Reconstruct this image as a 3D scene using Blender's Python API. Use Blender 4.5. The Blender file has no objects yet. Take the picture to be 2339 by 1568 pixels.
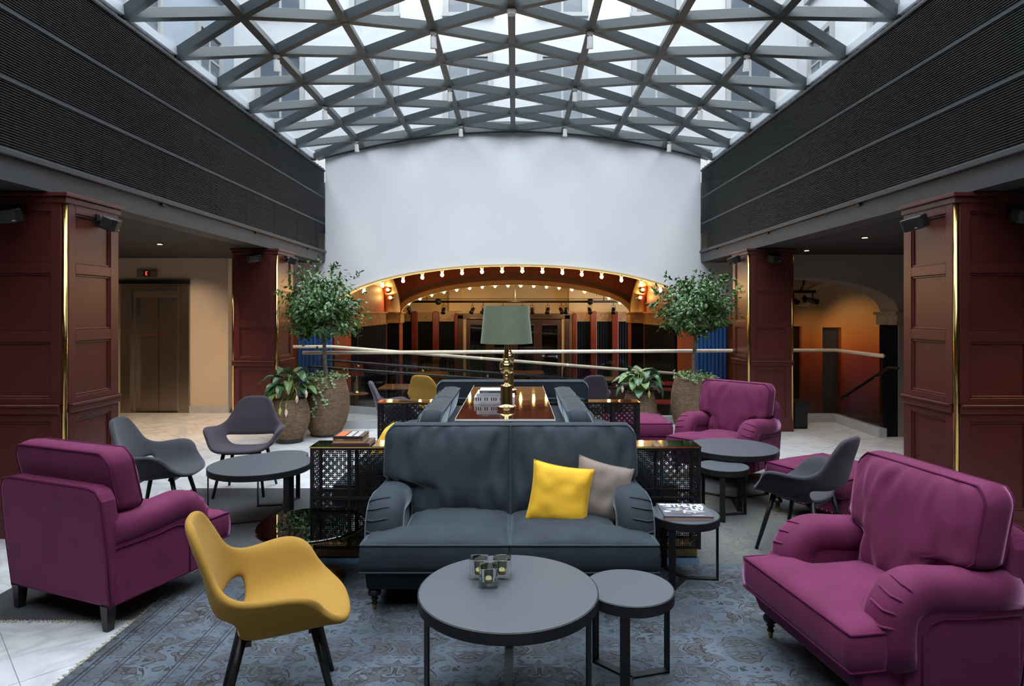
import bpy, bmesh, math, random
from mathutils import Vector, Matrix, noise
random.seed(7)
R = math.radians
PI = math.pi
sc = bpy.context.scene
COL = sc.collection

# ------------------------------------------------------------------ camera
cam_d = bpy.data.cameras.new('camera')
cam = bpy.data.objects.new('camera', cam_d)
COL.objects.link(cam)
FPX = 1460.0
cam_d.sensor_width = 36.0
cam_d.lens = 36.0 * FPX / 2339.0
cam_d.shift_x = -7.5 / 2339.0
cam_d.shift_y = -72.0 / 2339.0
cam_d.clip_end = 200
cam.location = (0, 0, 1.65)
cam.rotation_euler = (R(90), 0, 0)
sc.camera = cam

# ------------------------------------------------------------------ world / exposure
sc.view_settings.view_transform = 'Standard'
sc.view_settings.look = 'None'
sc.view_settings.gamma = 1.0
sc.view_settings.use_curve_mapping = False
sc.view_settings.exposure = 0.0
world = bpy.data.worlds.new('overcast_sky')
sc.world = world
world.use_nodes = True
_bg = world.node_tree.nodes['Background']
_bg.inputs['Color'].default_value = (0.92, 0.96, 1.0, 1)
_bg.inputs['Strength'].default_value = 8.2
sc.cycles.max_bounces = 7
sc.cycles.diffuse_bounces = 4
sc.cycles.glossy_bounces = 4
sc.cycles.transmission_bounces = 7
sc.cycles.transparent_max_bounces = 14
sc.cycles.use_adaptive_sampling = True
sc.cycles.adaptive_threshold = 0.03
sc.cycles.sample_clamp_indirect = 4.0
sc.cycles.blur_glossy = 0.5
sc.cycles.caustics_reflective = False
sc.cycles.caustics_refractive = False

def lamp(name, kind, loc, energy, color, aim=None, size=0.05, spot=60, blend=0.6):
    d = bpy.data.lights.new(name, kind)
    d.energy = energy
    d.color = color
    if kind == 'SPOT':
        d.spot_size = R(spot)
        d.spot_blend = blend
    if kind in ('SPOT', 'POINT'):
        d.shadow_soft_size = size
    o = bpy.data.objects.new(name, d)
    COL.objects.link(o)
    o.location = loc
    if aim is not None:
        v = Vector(aim) - Vector(loc)
        o.rotation_euler = v.to_track_quat('-Z', 'Y').to_euler()
    return o
WARM = (1.0, 0.62, 0.28)
WARM2 = (1.0, 0.74, 0.48)

# ------------------------------------------------------------------ materials
MATS = {}
def mat(name, col, rough=0.5, metal=0.0, sheen=0.0, sheen_tint=None, emit=None, emit_s=0.0, coat=0.0,
        spec=0.5, var=0.0, vscale=6.0, bump=0.0, bscale=60.0, sheen_rough=0.35):
    m = bpy.data.materials.new(name)
    m.use_nodes = True
    nt = m.node_tree
    b = nt.nodes['Principled BSDF']
    b.inputs['Base Color'].default_value = (*col, 1)
    b.inputs['Roughness'].default_value = rough
    b.inputs['Metallic'].default_value = metal
    b.inputs['Specular IOR Level'].default_value = spec
    if sheen:
        b.inputs['Sheen Weight'].default_value = sheen
        b.inputs['Sheen Roughness'].default_value = sheen_rough
        b.inputs['Sheen Tint'].default_value = (*(sheen_tint or (1, 1, 1)), 1)
    if coat:
        b.inputs['Coat Weight'].default_value = coat
        b.inputs['Coat Roughness'].default_value = 0.05
    if emit:
        b.inputs['Emission Color'].default_value = (*emit, 1)
        b.inputs['Emission Strength'].default_value = emit_s
    if var or bump:
        tc = nt.nodes.new('ShaderNodeTexCoord')
    if var:
        n = nt.nodes.new('ShaderNodeTexNoise')
        n.inputs['Scale'].default_value = vscale
        n.inputs['Detail'].default_value = 5
        nt.links.new(tc.outputs['Object'], n.inputs['Vector'])
        r = nt.nodes.new('ShaderNodeValToRGB')
        r.color_ramp.elements[0].position = 0.3
        r.color_ramp.elements[1].position = 0.7
        r.color_ramp.elements[0].color = (*[c * (1 - var) for c in col], 1)
        r.color_ramp.elements[1].color = (*[min(1, c * (1 + var)) for c in col], 1)
        nt.links.new(n.outputs['Fac'], r.inputs['Fac'])
        nt.links.new(r.outputs['Color'], b.inputs['Base Color'])
    if bump:
        n2 = nt.nodes.new('ShaderNodeTexNoise')
        n2.inputs['Scale'].default_value = bscale
        n2.inputs['Detail'].default_value = 3
        nt.links.new(tc.outputs['Object'], n2.inputs['Vector'])
        bp = nt.nodes.new('ShaderNodeBump')
        bp.inputs['Strength'].default_value = bump
        bp.inputs['Distance'].default_value = 0.01
        nt.links.new(n2.outputs['Fac'], bp.inputs['Height'])
        nt.links.new(bp.outputs['Normal'], b.inputs['Normal'])
    MATS[name] = m
    return m

def node_mat(name):
    m = bpy.data.materials.new(name)
    m.use_nodes = True
    MATS[name] = m
    return m, m.node_tree, m.node_tree.nodes['Principled BSDF']

def thin_glass(name, tint, gloss=0.08, rough=0.02, bump=0.0):
    m = bpy.data.materials.new(name)
    m.use_nodes = True
    nt = m.node_tree
    nt.nodes.clear()
    out = nt.nodes.new('ShaderNodeOutputMaterial')
    tr = nt.nodes.new('ShaderNodeBsdfTransparent')
    tr.inputs['Color'].default_value = (*tint, 1)
    gl = nt.nodes.new('ShaderNodeBsdfGlossy')
    gl.inputs['Roughness'].default_value = rough
    lw = nt.nodes.new('ShaderNodeLayerWeight')       # Schlick reflectance, the same from both sides of the sheet
    pw5 = nt.nodes.new('ShaderNodeMath'); pw5.operation = 'POWER'; pw5.inputs[1].default_value = 5.0
    nt.links.new(lw.outputs['Facing'], pw5.inputs[0])
    fr = nt.nodes.new('ShaderNodeMath'); fr.operation = 'MULTIPLY_ADD'; fr.inputs[1].default_value = 0.96; fr.inputs[2].default_value = 0.04
    nt.links.new(pw5.outputs[0], fr.inputs[0])
    mul = nt.nodes.new('ShaderNodeMath')
    mul.operation = 'MULTIPLY'; mul.use_clamp = True
    mul.inputs[1].default_value = gloss
    mx = nt.nodes.new('ShaderNodeMixShader')
    nt.links.new(fr.outputs[0], mul.inputs[0])
    nt.links.new(mul.outputs[0], mx.inputs[0])
    nt.links.new(tr.outputs[0], mx.inputs[1])
    nt.links.new(gl.outputs[0], mx.inputs[2])
    nt.links.new(mx.outputs[0], out.inputs[0])
    if bump:
        tc = nt.nodes.new('ShaderNodeTexCoord')
        n2 = nt.nodes.new('ShaderNodeTexNoise')
        n2.inputs['Scale'].default_value = 40
        nt.links.new(tc.outputs['Object'], n2.inputs['Vector'])
        bp = nt.nodes.new('ShaderNodeBump')
        bp.inputs['Strength'].default_value = bump
        nt.links.new(n2.outputs['Fac'], bp.inputs['Height'])
        nt.links.new(bp.outputs['Normal'], gl.inputs['Normal'])
    MATS[name] = m
    return m

# ------------------------------------------------------------------ mesh builder
class MB:
    def __init__(self):
        self.v = []
        self.f = []
    def add(self, vs, fs):
        o = len(self.v)
        self.v.extend([tuple(p) for p in vs])
        self.f.extend([tuple(i + o for i in f) for f in fs])
        return self
    def box(self, x0, x1, y0, y1, z0, z1):
        vs = [(x0, y0, z0), (x1, y0, z0), (x1, y1, z0), (x0, y1, z0), (x0, y0, z1), (x1, y0, z1), (x1, y1, z1), (x0, y1, z1)]
        return self.add(vs, [(0, 3, 2, 1), (4, 5, 6, 7), (0, 1, 5, 4), (1, 2, 6, 5), (2, 3, 7, 6), (3, 0, 4, 7)])
    def cbox(self, c, s, rot=None):
        vs = []
        for k in range(8):
            p = Vector(((k & 1) - .5, ((k >> 1) & 1) - .5, ((k >> 2) & 1) - .5))
            p = Vector((p.x * s[0], p.y * s[1], p.z * s[2]))
            if rot is not None:
                p = rot @ p
            vs.append(p + Vector(c))
        return self.add(vs, [(0, 2, 3, 1), (4, 5, 7, 6), (0, 1, 5, 4), (1, 3, 7, 5), (3, 2, 6, 7), (2, 0, 4, 6)])
    def bar(self, a, b, w, h, up=(0, 0, 1), drop=0.0):
        """rectangular bar a-b, w across, h along up; a/b mark the bar's lower face when drop=0"""
        a = Vector(a); b = Vector(b)
        d = (b - a).normalized()
        s = d.cross(Vector(up)).normalized()
        u = s.cross(d).normalized()
        vs = []
        for p in (a, b):
            for (i, j) in ((-.5, 0), (.5, 0), (.5, 1), (-.5, 1)):
                vs.append(p + s * (w * i) + u * (h * j - drop))
        return self.add(vs, [(0, 1, 2, 3), (7, 6, 5, 4), (0, 4, 5, 1), (1, 5, 6, 2), (2, 6, 7, 3), (3, 7, 4, 0)])
    def prism(self, pts, z0, z1):
        n = len(pts)
        vs = [(x, y, z0) for x, y in pts] + [(x, y, z1) for x, y in pts]
        fs = [tuple(range(n))[::-1], tuple(range(n, 2 * n))] + [(i, (i + 1) % n, n + (i + 1) % n, n + i) for i in range(n)]
        return self.add(vs, fs)
    def prism_y(self, pts, y0, y1):
        """outline in (x, z) extruded along y"""
        n = len(pts)
        vs = [(x, y0, z) for x, z in pts] + [(x, y1, z) for x, z in pts]
        fs = [tuple(range(n)), tuple(range(n, 2 * n))[::-1]] + [(i, n + i, n + (i + 1) % n, (i + 1) % n) for i in range(n)]
        return self.add(vs, fs)
    def sweep(self, path, prof, closed=False, up=(0, 0, 1), caps=True, fixed_side=None):
        """prof: list of (a,b) offsets along side/up; may be a function of the index"""
        path = [Vector(p) for p in path]
        n = len(path)
        rings = []
        for i, p in enumerate(path):
            if closed:
                d = path[(i + 1) % n] - path[i - 1]
            else:
                d = path[min(i + 1, n - 1)] - path[max(i - 1, 0)]
            d = d.normalized()
            u0 = Vector(up)
            if abs(d.dot(u0)) > 0.98 and fixed_side is None:
                u0 = Vector((1, 0, 0)) if abs(d.x) < .9 else Vector((0, 1, 0))
            s = Vector(fixed_side) if fixed_side is not None else d.cross(u0).normalized()
            u = s.cross(d).normalized()
            pr = prof(i) if callable(prof) else prof
            rings.append([p + s * a + u * b for a, b in pr])
        m = len(rings[0])
        vs = [q for r in rings for q in r]
        fs = []
        for i in range(n if closed else n - 1):
            for j in range(m):
                a0 = i * m + j; a1 = i * m + (j + 1) % m
                b0 = ((i + 1) % n) * m + j; b1 = ((i + 1) % n) * m + (j + 1) % m
                fs.append((a0, a1, b1, b0))
        if caps and not closed:
            fs.append(tuple(range(m))[::-1])
            fs.append(tuple(range((n - 1) * m, n * m)))
        return self.add(vs, fs)
    def tube(self, path, r, n=8, closed=False, caps=True):
        if isinstance(r, (int, float)):
            pr = [(r * math.cos(2 * PI * k / n), r * math.sin(2 * PI * k / n)) for k in range(n)]
        else:
            rr = list(r)
            pr = lambda i: [(rr[i] * math.cos(2 * PI * k / n), rr[i] * math.sin(2 * PI * k / n)) for k in range(n)]
        return self.sweep(path, pr, closed, caps=caps)
    def lathe(self, prof, n=24, c=(0, 0, 0), caps=True):
        vs = []
        for r, z in prof:
            for k in range(n):
                a = 2 * PI * k / n
                vs.append((c[0] + r * math.cos(a), c[1] + r * math.sin(a), c[2] + z))
        m = len(prof)
        fs = []
        for i in range(m - 1):
            for k in range(n):
                fs.append((i * n + k, i * n + (k + 1) % n, (i + 1) * n + (k + 1) % n, (i + 1) * n + k))
        if caps:
            fs.append(tuple(range(n))[::-1])
            fs.append(tuple(range((m - 1) * n, m * n)))
        return self.add(vs, fs)
    def sphere(self, c, r, nu=12, nv=8, sz=1.0):
        prof = []
        for i in range(nv + 1):
            t = -PI / 2 + PI * i / nv
            prof.append((max(1e-4, r * math.cos(t)), r * sz * math.sin(t)))
        return self.lathe(prof, nu, c, caps=False)
    def grid(self, P):
        n = len(P); m = len(P[0])
        vs = [q for r in P for q in r]
        fs = [(i * m + j, i * m + j + 1, (i + 1) * m + j + 1, (i + 1) * m + j) for i in range(n - 1) for j in range(m - 1)]
        return self.add(vs, fs)
    def xf(self, M):
        self.v = [tuple(M @ Vector(p)) for p in self.v]
        return self
    def mesh(self, name, material, smooth=False):
        me = bpy.data.meshes.new(name)
        me.from_pydata(self.v, [], self.f)
        if material is not None:
            me.materials.append(material if not isinstance(material, str) else MATS[material])
        if smooth:
            me.polygons.foreach_set('use_smooth', [True] * len(me.polygons))
        me.update()
        return me
    def build(self, name, material, parent=None, smooth=False, bevel=0.0, fix=True, loc=None, rotz=None, angle=None):
        me = self.mesh(name, material, smooth)
        if fix:
            bm = bmesh.new(); bm.from_mesh(me)
            bmesh.ops.recalc_face_normals(bm, faces=bm.faces)
            bm.to_mesh(me); bm.free()
        if angle and smooth:
            me.set_sharp_from_angle(angle=R(angle))
        return link(name, me, parent, bevel, loc, rotz)

def link(name, me, parent=None, bevel=0.0, loc=None, rotz=None):
    o = bpy.data.objects.new(name, me)
    COL.objects.link(o)
    if parent is not None:
        o.parent = parent
    if loc is not None:
        o.location = loc
    if rotz is not None:
        o.rotation_euler = (0, 0, rotz)
    if bevel:
        md = o.modifiers.new('bevel', 'BEVEL')
        md.width = bevel; md.segments = 2; md.limit_method = 'ANGLE'; md.angle_limit = R(40)
    return o

def tag(o, label, cat, group=None):
    o['label'] = label
    o['category'] = cat
    if group:
        o['group'] = group
    return o
def empty(name, loc=(0, 0, 0), rotz=0.0):
    o = bpy.data.objects.new(name, None)
    COL.objects.link(o)
    o.location = loc
    o.rotation_euler = (0, 0, rotz)
    o.empty_display_size = 0.1
    return o
def thing(name, label, cat, loc=(0, 0, 0), rotz=0.0, group=None):
    return tag(empty(name, loc, rotz), label, cat, group)
def struct(o, label=None):
    o['kind'] = 'structure'
    if label:
        o['label'] = label
    return o
def stuff(o):
    o['kind'] = 'stuff'
    return o
def copy_tree(o, parent=None):
    c = o.copy(); COL.objects.link(c)
    if parent is not None:
        c.parent = parent
    for ch in [x for x in KIDS.get(o.name, [])]:
        copy_tree(ch, c)
    return c
KIDS = {}
def index_kids(root):
    def rec(o):
        KIDS[o.name] = list(o.children)
        for ch in o.children:
            rec(ch)
    rec(root)
def dup(root, loc, rotz, label=None, group=None):
    if root.name not in KIDS:
        index_kids(root)
    c = copy_tree(root)
    c.location = loc
    c.rotation_euler = (0, 0, rotz)
    if label: c['label'] = label
    if group: c['group'] = group
    return c
def face(u):
    """rotation about z that turns local -Y to the direction u"""
    return math.atan2(u[0], -u[1])
def sstep(a, b, x):
    t = max(0.0, min(1.0, (x - a) / (b - a)))
    return t * t * (3 - 2 * t)
def arc(cx, cz, r, a0, a1, n):
    return [(cx + r * math.cos(a0 + (a1 - a0) * k / n), cz + r * math.sin(a0 + (a1 - a0) * k / n)) for k in range(n + 1)]

def text_mesh(body, size, extrude=0.0006):
    cu = bpy.data.curves.new('txt', 'FONT')
    cu.body = body; cu.size = size; cu.extrude = extrude
    cu.align_x = 'CENTER'; cu.align_y = 'CENTER'
    ob = bpy.data.objects.new('txt', cu)
    COL.objects.link(ob)
    dg = bpy.context.evaluated_depsgraph_get()
    me = bpy.data.meshes.new_from_object(ob.evaluated_get(dg))
    bpy.data.objects.remove(ob)
    return me
def lettering(name, body, size, material, parent, loc, rot, sx=1.0, label=None):
    me = text_mesh(body, size)
    me.materials.clear(); me.materials.append(MATS[material])
    o = link(name, me, parent)
    o.location = loc; o.rotation_euler = rot
    o.scale = (sx, 1, 1)
    if label: o['label'] = label
    return o

# ------------------------------------------------------------------ material list
mat('steel', (0.022, 0.029, 0.031), 0.45, 0.0)
mat('steel_light', (0.45, 0.47, 0.5), 0.4, 0.2)
mat('louvre', (0.024, 0.024, 0.025), 0.6, 0.0, spec=.25)
mat('louvre_back', (0.006, 0.006, 0.008), 0.5)
mat('louvre_panel', (0.05, 0.046, 0.042), 0.6)
mat('fascia', (0.045, 0.047, 0.052), 0.55)
mat('soffit', (0.03, 0.028, 0.028), 0.7)
mat('white_plaster', (0.74, 0.74, 0.775), 0.75, var=0.02, vscale=1.5)
mat('cream_plaster', (0.62, 0.45, 0.23), 0.6, var=0.05, vscale=3)
mat('beige_wall', (0.55, 0.45, 0.36), 0.7, var=0.03, vscale=2)
mat('grey_wall', (0.33, 0.28, 0.25), 0.7, var=0.04, vscale=2)
mat('oxblood', (0.085, 0.016, 0.013), 0.36, var=0.06, vscale=2, spec=0.6)
mat('brass', (0.72, 0.47, 0.16), 0.16, 1.0)
mat('brass_dark', (0.42, 0.26, 0.1), 0.3, 1.0)
mat('brass_mirror', (0.55, 0.42, 0.25), 0.06, 1.0)
mat('gold', (0.86, 0.64, 0.28), 0.17, 1.0)
mat('stainless', (0.5, 0.43, 0.36), 0.3, 1.0)
mat('stainless_dark', (0.36, 0.30, 0.25), 0.3, 1.0)
mat('black_plastic', (0.012, 0.012, 0.013), 0.4)
mat('black_metal', (0.018, 0.018, 0.02), 0.42, 0.4)
mat('white_plastic', (0.75, 0.74, 0.72), 0.4)
mat('navy_rib', (0.008, 0.011, 0.02), 0.85, spec=.1)
mat('blue_rib', (0.018, 0.085, 0.27), 0.45)
mat('red_vault', (0.30, 0.062, 0.024), 0.55, var=0.12, vscale=12)
mat('red_pad', (0.18, 0.02, 0.006), 0.4, var=0.1, vscale=5)
mat('orange_pad', (0.3, 0.055, 0.012), 0.5)
mat('dark_wood', (0.06, 0.022, 0.014), 0.35, var=0.2, vscale=10)
mat('dining_floor', (0.045, 0.03, 0.022), 0.35, var=0.2, vscale=4)
mat('pale_wood', (0.8, 0.68, 0.52), 0.4, var=0.1, vscale=9)
mat('mid_wood', (0.27, 0.12, 0.05), 0.4, var=0.2, vscale=8)
mat('grey_stone', (0.42, 0.42, 0.42), 0.5, var=0.06, vscale=5)
mat('table_top', (0.078, 0.086, 0.10), 0.38, var=0.03, vscale=3)
mat('table_rim', (0.012, 0.012, 0.013), 0.5, spec=0.3)
mat('lacquer', (0.045, 0.012, 0.009), 0.03, spec=0.7, coat=0.6)
mat('velvet_blue', (0.032, 0.041, 0.051), 0.8, sheen=0.65, sheen_tint=(0.70, 0.82, 0.95), var=0.15, vscale=7, bump=0.15, bscale=9, spec=.2, sheen_rough=.26)
mat('velvet_blue_pipe', (0.042, 0.053, 0.065), 0.85, sheen=0.25, sheen_tint=(0.70, 0.82, 0.95), spec=.15)
mat('velvet_purple', (0.145, 0.021, 0.07), 0.8, sheen=0.6, sheen_tint=(1.0, 0.46, 0.76), var=0.12, vscale=7, bump=0.15, bscale=9, spec=.2, sheen_rough=.28)
mat('velvet_purple_pipe', (0.10, 0.011, 0.048), 0.85, sheen=0.1, spec=.1)
mat('wool_yellow', (0.36, 0.19, 0.024), 0.9, sheen=0.12, sheen_tint=(1, .85, .4), bump=0.25, bscale=420, var=0.05, vscale=200)
mat('wool_charcoal', (0.042, 0.038, 0.05), 0.9, sheen=0.3, sheen_tint=(.7, .65, .8), bump=0.2, bscale=420)
mat('wool_grey', (0.045, 0.047, 0.056), 0.9, sheen=0.35, sheen_tint=(.7, .75, .85), bump=0.2, bscale=420)
mat('wool_aubergine', (0.045, 0.034, 0.046), 0.9, sheen=0.3, sheen_tint=(.7, .6, .75), bump=0.2, bscale=420)
mat('pillow_yellow', (0.78, 0.42, 0.015), 0.8, sheen=0.3, sheen_tint=(1, .85, .3), bump=0.15, bscale=300)
mat('pillow_taupe', (0.25, 0.19, 0.16), 0.9, sheen=0.2, bump=0.3, bscale=260, var=0.08, vscale=120)
mat('ebony', (0.012, 0.010, 0.010), 0.4)
mat('lampshade', (0.15, 0.172, 0.112), 0.85, sheen=0.35, sheen_tint=(.8, .95, .8), var=0.08, vscale=20)
mat('rope', (0.20, 0.125, 0.075), 0.8, var=0.3, vscale=25, bump=0.3, bscale=150)
mat('soil', (0.02, 0.014, 0.01), 0.9)
mat('bark', (0.16, 0.125, 0.09), 0.85, var=0.3, vscale=30, bump=0.3, bscale=60)
mat('ficus_leaf', (0.05, 0.125, 0.025), 0.27, var=0.5, vscale=9, spec=0.6)
mat('ivy_leaf', (0.22, 0.30, 0.13), 0.45, var=0.6, vscale=45)
mat('broad_leaf', (0.045, 0.11, 0.04), 0.3, var=0.3, vscale=8, spec=0.6)
mat('broad_leaf_pale', (0.13, 0.22, 0.07), 0.4, var=0.2, vscale=8)
mat('flower_bud', (0.75, 0.52, 0.42), 0.5, var=0.3, vscale=30)
mat('bud_green', (0.42, 0.5, 0.12), 0.5)
mat('paper', (0.75, 0.72, 0.66), 0.7)
mat('paper_tan', (0.42, 0.31, 0.24), 0.7, var=0.1, vscale=300)
mat('cover_white', (0.72, 0.72, 0.73), 0.35)
mat('cover_grey', (0.13, 0.13, 0.16), 0.3)
mat('cover_dark', (0.03, 0.025, 0.035), 0.35)
mat('cover_brown', (0.22, 0.09, 0.04), 0.4)
mat('cover_tan', (0.5, 0.3, 0.13), 0.5)
mat('cover_plum', (0.06, 0.025, 0.035), 0.4)
mat('cover_orange', (0.65, 0.13, 0.03), 0.4)
mat('print_white', (0.85, 0.85, 0.83), 0.5)
mat('print_grey', (0.3, 0.3, 0.32), 0.5)
mat('print_black', (0.02, 0.02, 0.02), 0.5)
mat('print_skin', (0.62, 0.4, 0.3), 0.5)
mat('print_straw', (0.65, 0.58, 0.3), 0.5)
mat('wax', (0.85, 0.78, 0.5), 0.5, emit=(1, .8, .4), emit_s=0.12)
mat('bulb_lit', (1, .8, .5), 0.3, emit=(1.0, 0.60, 0.20), emit_s=150.0)
mat('bulb_off', (0.8, 0.78, 0.72), 0.2)
mat('downlight_lit', (1, .9, .7), 0.3, emit=(1.0, 0.78, 0.5), emit_s=12.0)
mat('spot_lit', (1, .95, .85), 0.3, emit=(1.0, 0.88, 0.68), emit_s=9.0)
mat('led_red', (0.3, 0.01, 0.01), 0.4, emit=(1.0, 0.06, 0.03), emit_s=3.0)
mat('red_reflection', (0.45, 0.02, 0.02), 0.4)
mat('facade_white', (0.33, 0.33, 0.335), 0.85, var=0.04, vscale=1)
mat('facade_grey', (0.18, 0.205, 0.235), 0.85, var=0.05, vscale=1)
mat('facade_glass', (0.05, 0.06, 0.075), 0.1)
mat('facade_frame', (0.2, 0.2, 0.195), 0.6)
mat('roof_gravel', (0.25, 0.25, 0.26), 0.9)
mat('red_fabric', (0.35, 0.01, 0.01), 0.8)
mat('fringe', (0.42, 0.36, 0.26), 0.9, var=0.2, vscale=60)
thin_glass('roof_glass', (0.93, 0.965, 0.985), gloss=0.5, rough=0.12, bump=0.15)
thin_glass('rail_glass', (0.82, 0.84, 0.83), gloss=0.9, rough=0.01)
thin_glass('door_glass', (0.25, 0.24, 0.23), gloss=2.6, rough=0.03)
thin_glass('refraction_tint_glass', (0.42, 0.41, 0.32), gloss=1.2, rough=0.01)
thin_glass('smoke_glass', (0.10, 0.06, 0.04), gloss=1.6, rough=0.015)
_m, _nt, _b = node_mat('clear_glass')
_b.inputs['Base Color'].default_value = (0.97, 0.99, 0.98, 1)
_b.inputs['Roughness'].default_value = 0.02
_b.inputs['IOR'].default_value = 1.45
_b.inputs['Transmission Weight'].default_value = 1.0

def ramp(nt, elems):
    r = nt.nodes.new('ShaderNodeValToRGB')
    cr = r.color_ramp
    while len(cr.elements) < len(elems):
        cr.elements.new(0.5)
    for e, (p, c) in zip(cr.elements, elems):
        e.position = p; e.color = (*c, 1)
    return r
def marble(name, base, vein, rough=0.18, scale=1.3):
    m, nt, b = node_mat(name)
    tc = nt.nodes.new('ShaderNodeTexCoord')
    gm = nt.nodes.new('ShaderNodeNewGeometry')
    n1 = nt.nodes.new('ShaderNodeTexNoise'); n1.inputs['Scale'].default_value = scale; n1.inputs['Detail'].default_value = 8
    n1.inputs['Distortion'].default_value = 1.6
    nt.links.new(gm.outputs['Position'], n1.inputs['Vector'])
    r1 = ramp(nt, [(0.44, base), (0.5, vein), (0.56, base)])
    nt.links.new(n1.outputs['Fac'], r1.inputs['Fac'])
    n2 = nt.nodes.new('ShaderNodeTexNoise'); n2.inputs['Scale'].default_value = scale * 4; n2.inputs['Detail'].default_value = 6
    nt.links.new(gm.outputs['Position'], n2.inputs['Vector'])
    r2 = ramp(nt, [(0.3, tuple(c * .82 for c in base)), (0.65, base)])
    nt.links.new(n2.outputs['Fac'], r2.inputs['Fac'])
    mx = nt.nodes.new('ShaderNodeMixRGB'); mx.blend_type = 'MULTIPLY'; mx.inputs[0].default_value = 0.8
    nt.links.new(r1.outputs[0], mx.inputs[1]); nt.links.new(r2.outputs[0], mx.inputs[2])
    nt.links.new(mx.outputs[0], b.inputs['Base Color'])
    b.inputs['Roughness'].default_value = rough
    return m
marble('floor_marble', (0.80, 0.80, 0.81), (0.62, 0.62, 0.64), 0.3)
marble('band_marble', (0.62, 0.47, 0.3), (0.42, 0.25, 0.13), 0.4, 2.5)
marble('cap_marble', (0.62, 0.58, 0.54), (0.42, 0.36, 0.3), 0.4, 2.5)

def rug_mat(name, c_dark, c_mid, c_light, scale, line, patch, levels=5.0):
    m, nt, b = node_mat(name)
    tc = nt.nodes.new('ShaderNodeTexCoord')
    mp = nt.nodes.new('ShaderNodeMapping')
    nt.links.new(tc.outputs['Object'], mp.inputs['Vector'])
    # wandering ornament lines: thin level sets of distorted noise, mirrored over a repeat
    n0 = nt.nodes.new('ShaderNodeTexNoise'); n0.inputs['Scale'].default_value = scale; n0.inputs['Detail'].default_value = 1.5
    n0.inputs['Distortion'].default_value = 2.2
    sep = nt.nodes.new('ShaderNodeSeparateXYZ'); nt.links.new(mp.outputs[0], sep.inputs[0])
    pp = []
    for ax in (0, 1):
        q = nt.nodes.new('ShaderNodeMath'); q.operation = 'PINGPONG'; q.inputs[1].default_value = 0.33
        nt.links.new(sep.outputs[ax], q.inputs[0]); pp.append(q)
    cmb = nt.nodes.new('ShaderNodeCombineXYZ')
    nt.links.new(pp[0].outputs[0], cmb.inputs[0]); nt.links.new(pp[1].outputs[0], cmb.inputs[1])
    nt.links.new(cmb.outputs[0], n0.inputs['Vector'])
    lv = nt.nodes.new('ShaderNodeMath'); lv.operation = 'MULTIPLY'; lv.inputs[1].default_value = levels
    nt.links.new(n0.outputs['Fac'], lv.inputs[0])
    fr = nt.nodes.new('ShaderNodeMath'); fr.operation = 'FRACT'
    nt.links.new(lv.outputs[0], fr.inputs[0])
    rl = ramp(nt, [(0.0, (1, 1, 1)), (0.10, (1, 1, 1)), (0.17, (0, 0, 0)), (0.83, (0, 0, 0)), (0.90, (1, 1, 1)), (1.0, (1, 1, 1))])
    nt.links.new(fr.outputs[0], rl.inputs['Fac'])
    hv = nt.nodes.new('ShaderNodeMath'); hv.operation = 'MULTIPLY'; hv.inputs[1].default_value = levels * .5
    nt.links.new(n0.outputs['Fac'], hv.inputs[0])
    hf = nt.nodes.new('ShaderNodeMath'); hf.operation = 'FRACT'
    nt.links.new(hv.outputs[0], hf.inputs[0])
    rp = ramp(nt, [(0.48, (0, 0, 0)), (0.52, (0.75, .75, .75))])
    nt.links.new(hf.outputs[0], rp.inputs['Fac'])
    # wear
    n1 = nt.nodes.new('ShaderNodeTexNoise'); n1.inputs['Scale'].default_value = 2.2; n1.inputs['Detail'].default_value = 9
    nt.links.new(tc.outputs['Object'], n1.inputs['Vector'])
    r1 = ramp(nt, [(0.32, c_dark), (0.5, c_mid), (0.68, c_light)])
    nt.links.new(n1.outputs['Fac'], r1.inputs['Fac'])
    n2 = nt.nodes.new('ShaderNodeTexNoise'); n2.inputs['Scale'].default_value = 5; n2.inputs['Detail'].default_value = 6
    nt.links.new(tc.outputs['Object'], n2.inputs['Vector'])
    r2 = ramp(nt, [(0.32, (0.3, .3, .3)), (0.58, (0.95, .95, .95))])
    nt.links.new(n2.outputs['Fac'], r2.inputs['Fac'])
    mm = nt.nodes.new('ShaderNodeMath'); mm.operation = 'MULTIPLY'
    nt.links.new(rl.outputs[0], mm.inputs[0]); nt.links.new(r2.outputs[0], mm.inputs[1])
    mp2 = nt.nodes.new('ShaderNodeMath'); mp2.operation = 'MULTIPLY'
    nt.links.new(rp.outputs[0], mp2.inputs[0]); nt.links.new(r2.outputs[0], mp2.inputs[1])
    m0 = nt.nodes.new('ShaderNodeMixRGB'); m0.inputs[2].default_value = (*patch, 1)
    nt.links.new(mp2.outputs[0], m0.inputs[0]); nt.links.new(r1.outputs[0], m0.inputs[1])
    mx = nt.nodes.new('ShaderNodeMixRGB'); mx.inputs[2].default_value = (*line, 1)
    nt.links.new(mm.outputs[0], mx.inputs[0]); nt.links.new(m0.outputs[0], mx.inputs[1])
    nt.links.new(mx.outputs[0], b.inputs['Base Color'])
    b.inputs['Roughness'].default_value = 0.95
    b.inputs['Sheen Weight'].default_value = 0.15
    nb = nt.nodes.new('ShaderNodeTexNoise'); nb.inputs['Scale'].default_value = 350
    nt.links.new(tc.outputs['Object'], nb.inputs['Vector'])
    bp = nt.nodes.new('ShaderNodeBump'); bp.inputs['Strength'].default_value = 0.4; bp.inputs['Distance'].default_value = 0.004
    nt.links.new(nb.outputs['Fac'], bp.inputs['Height']); nt.links.new(bp.outputs[0], b.inputs['Normal'])
    return m
rug_mat('rug_blue', (0.042, 0.056, 0.078), (0.066, 0.086, 0.113), (0.105, 0.128, 0.158), 8.0, (0.012, 0.009, 0.009), (0.042, 0.034, 0.034), 6.0)
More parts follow.
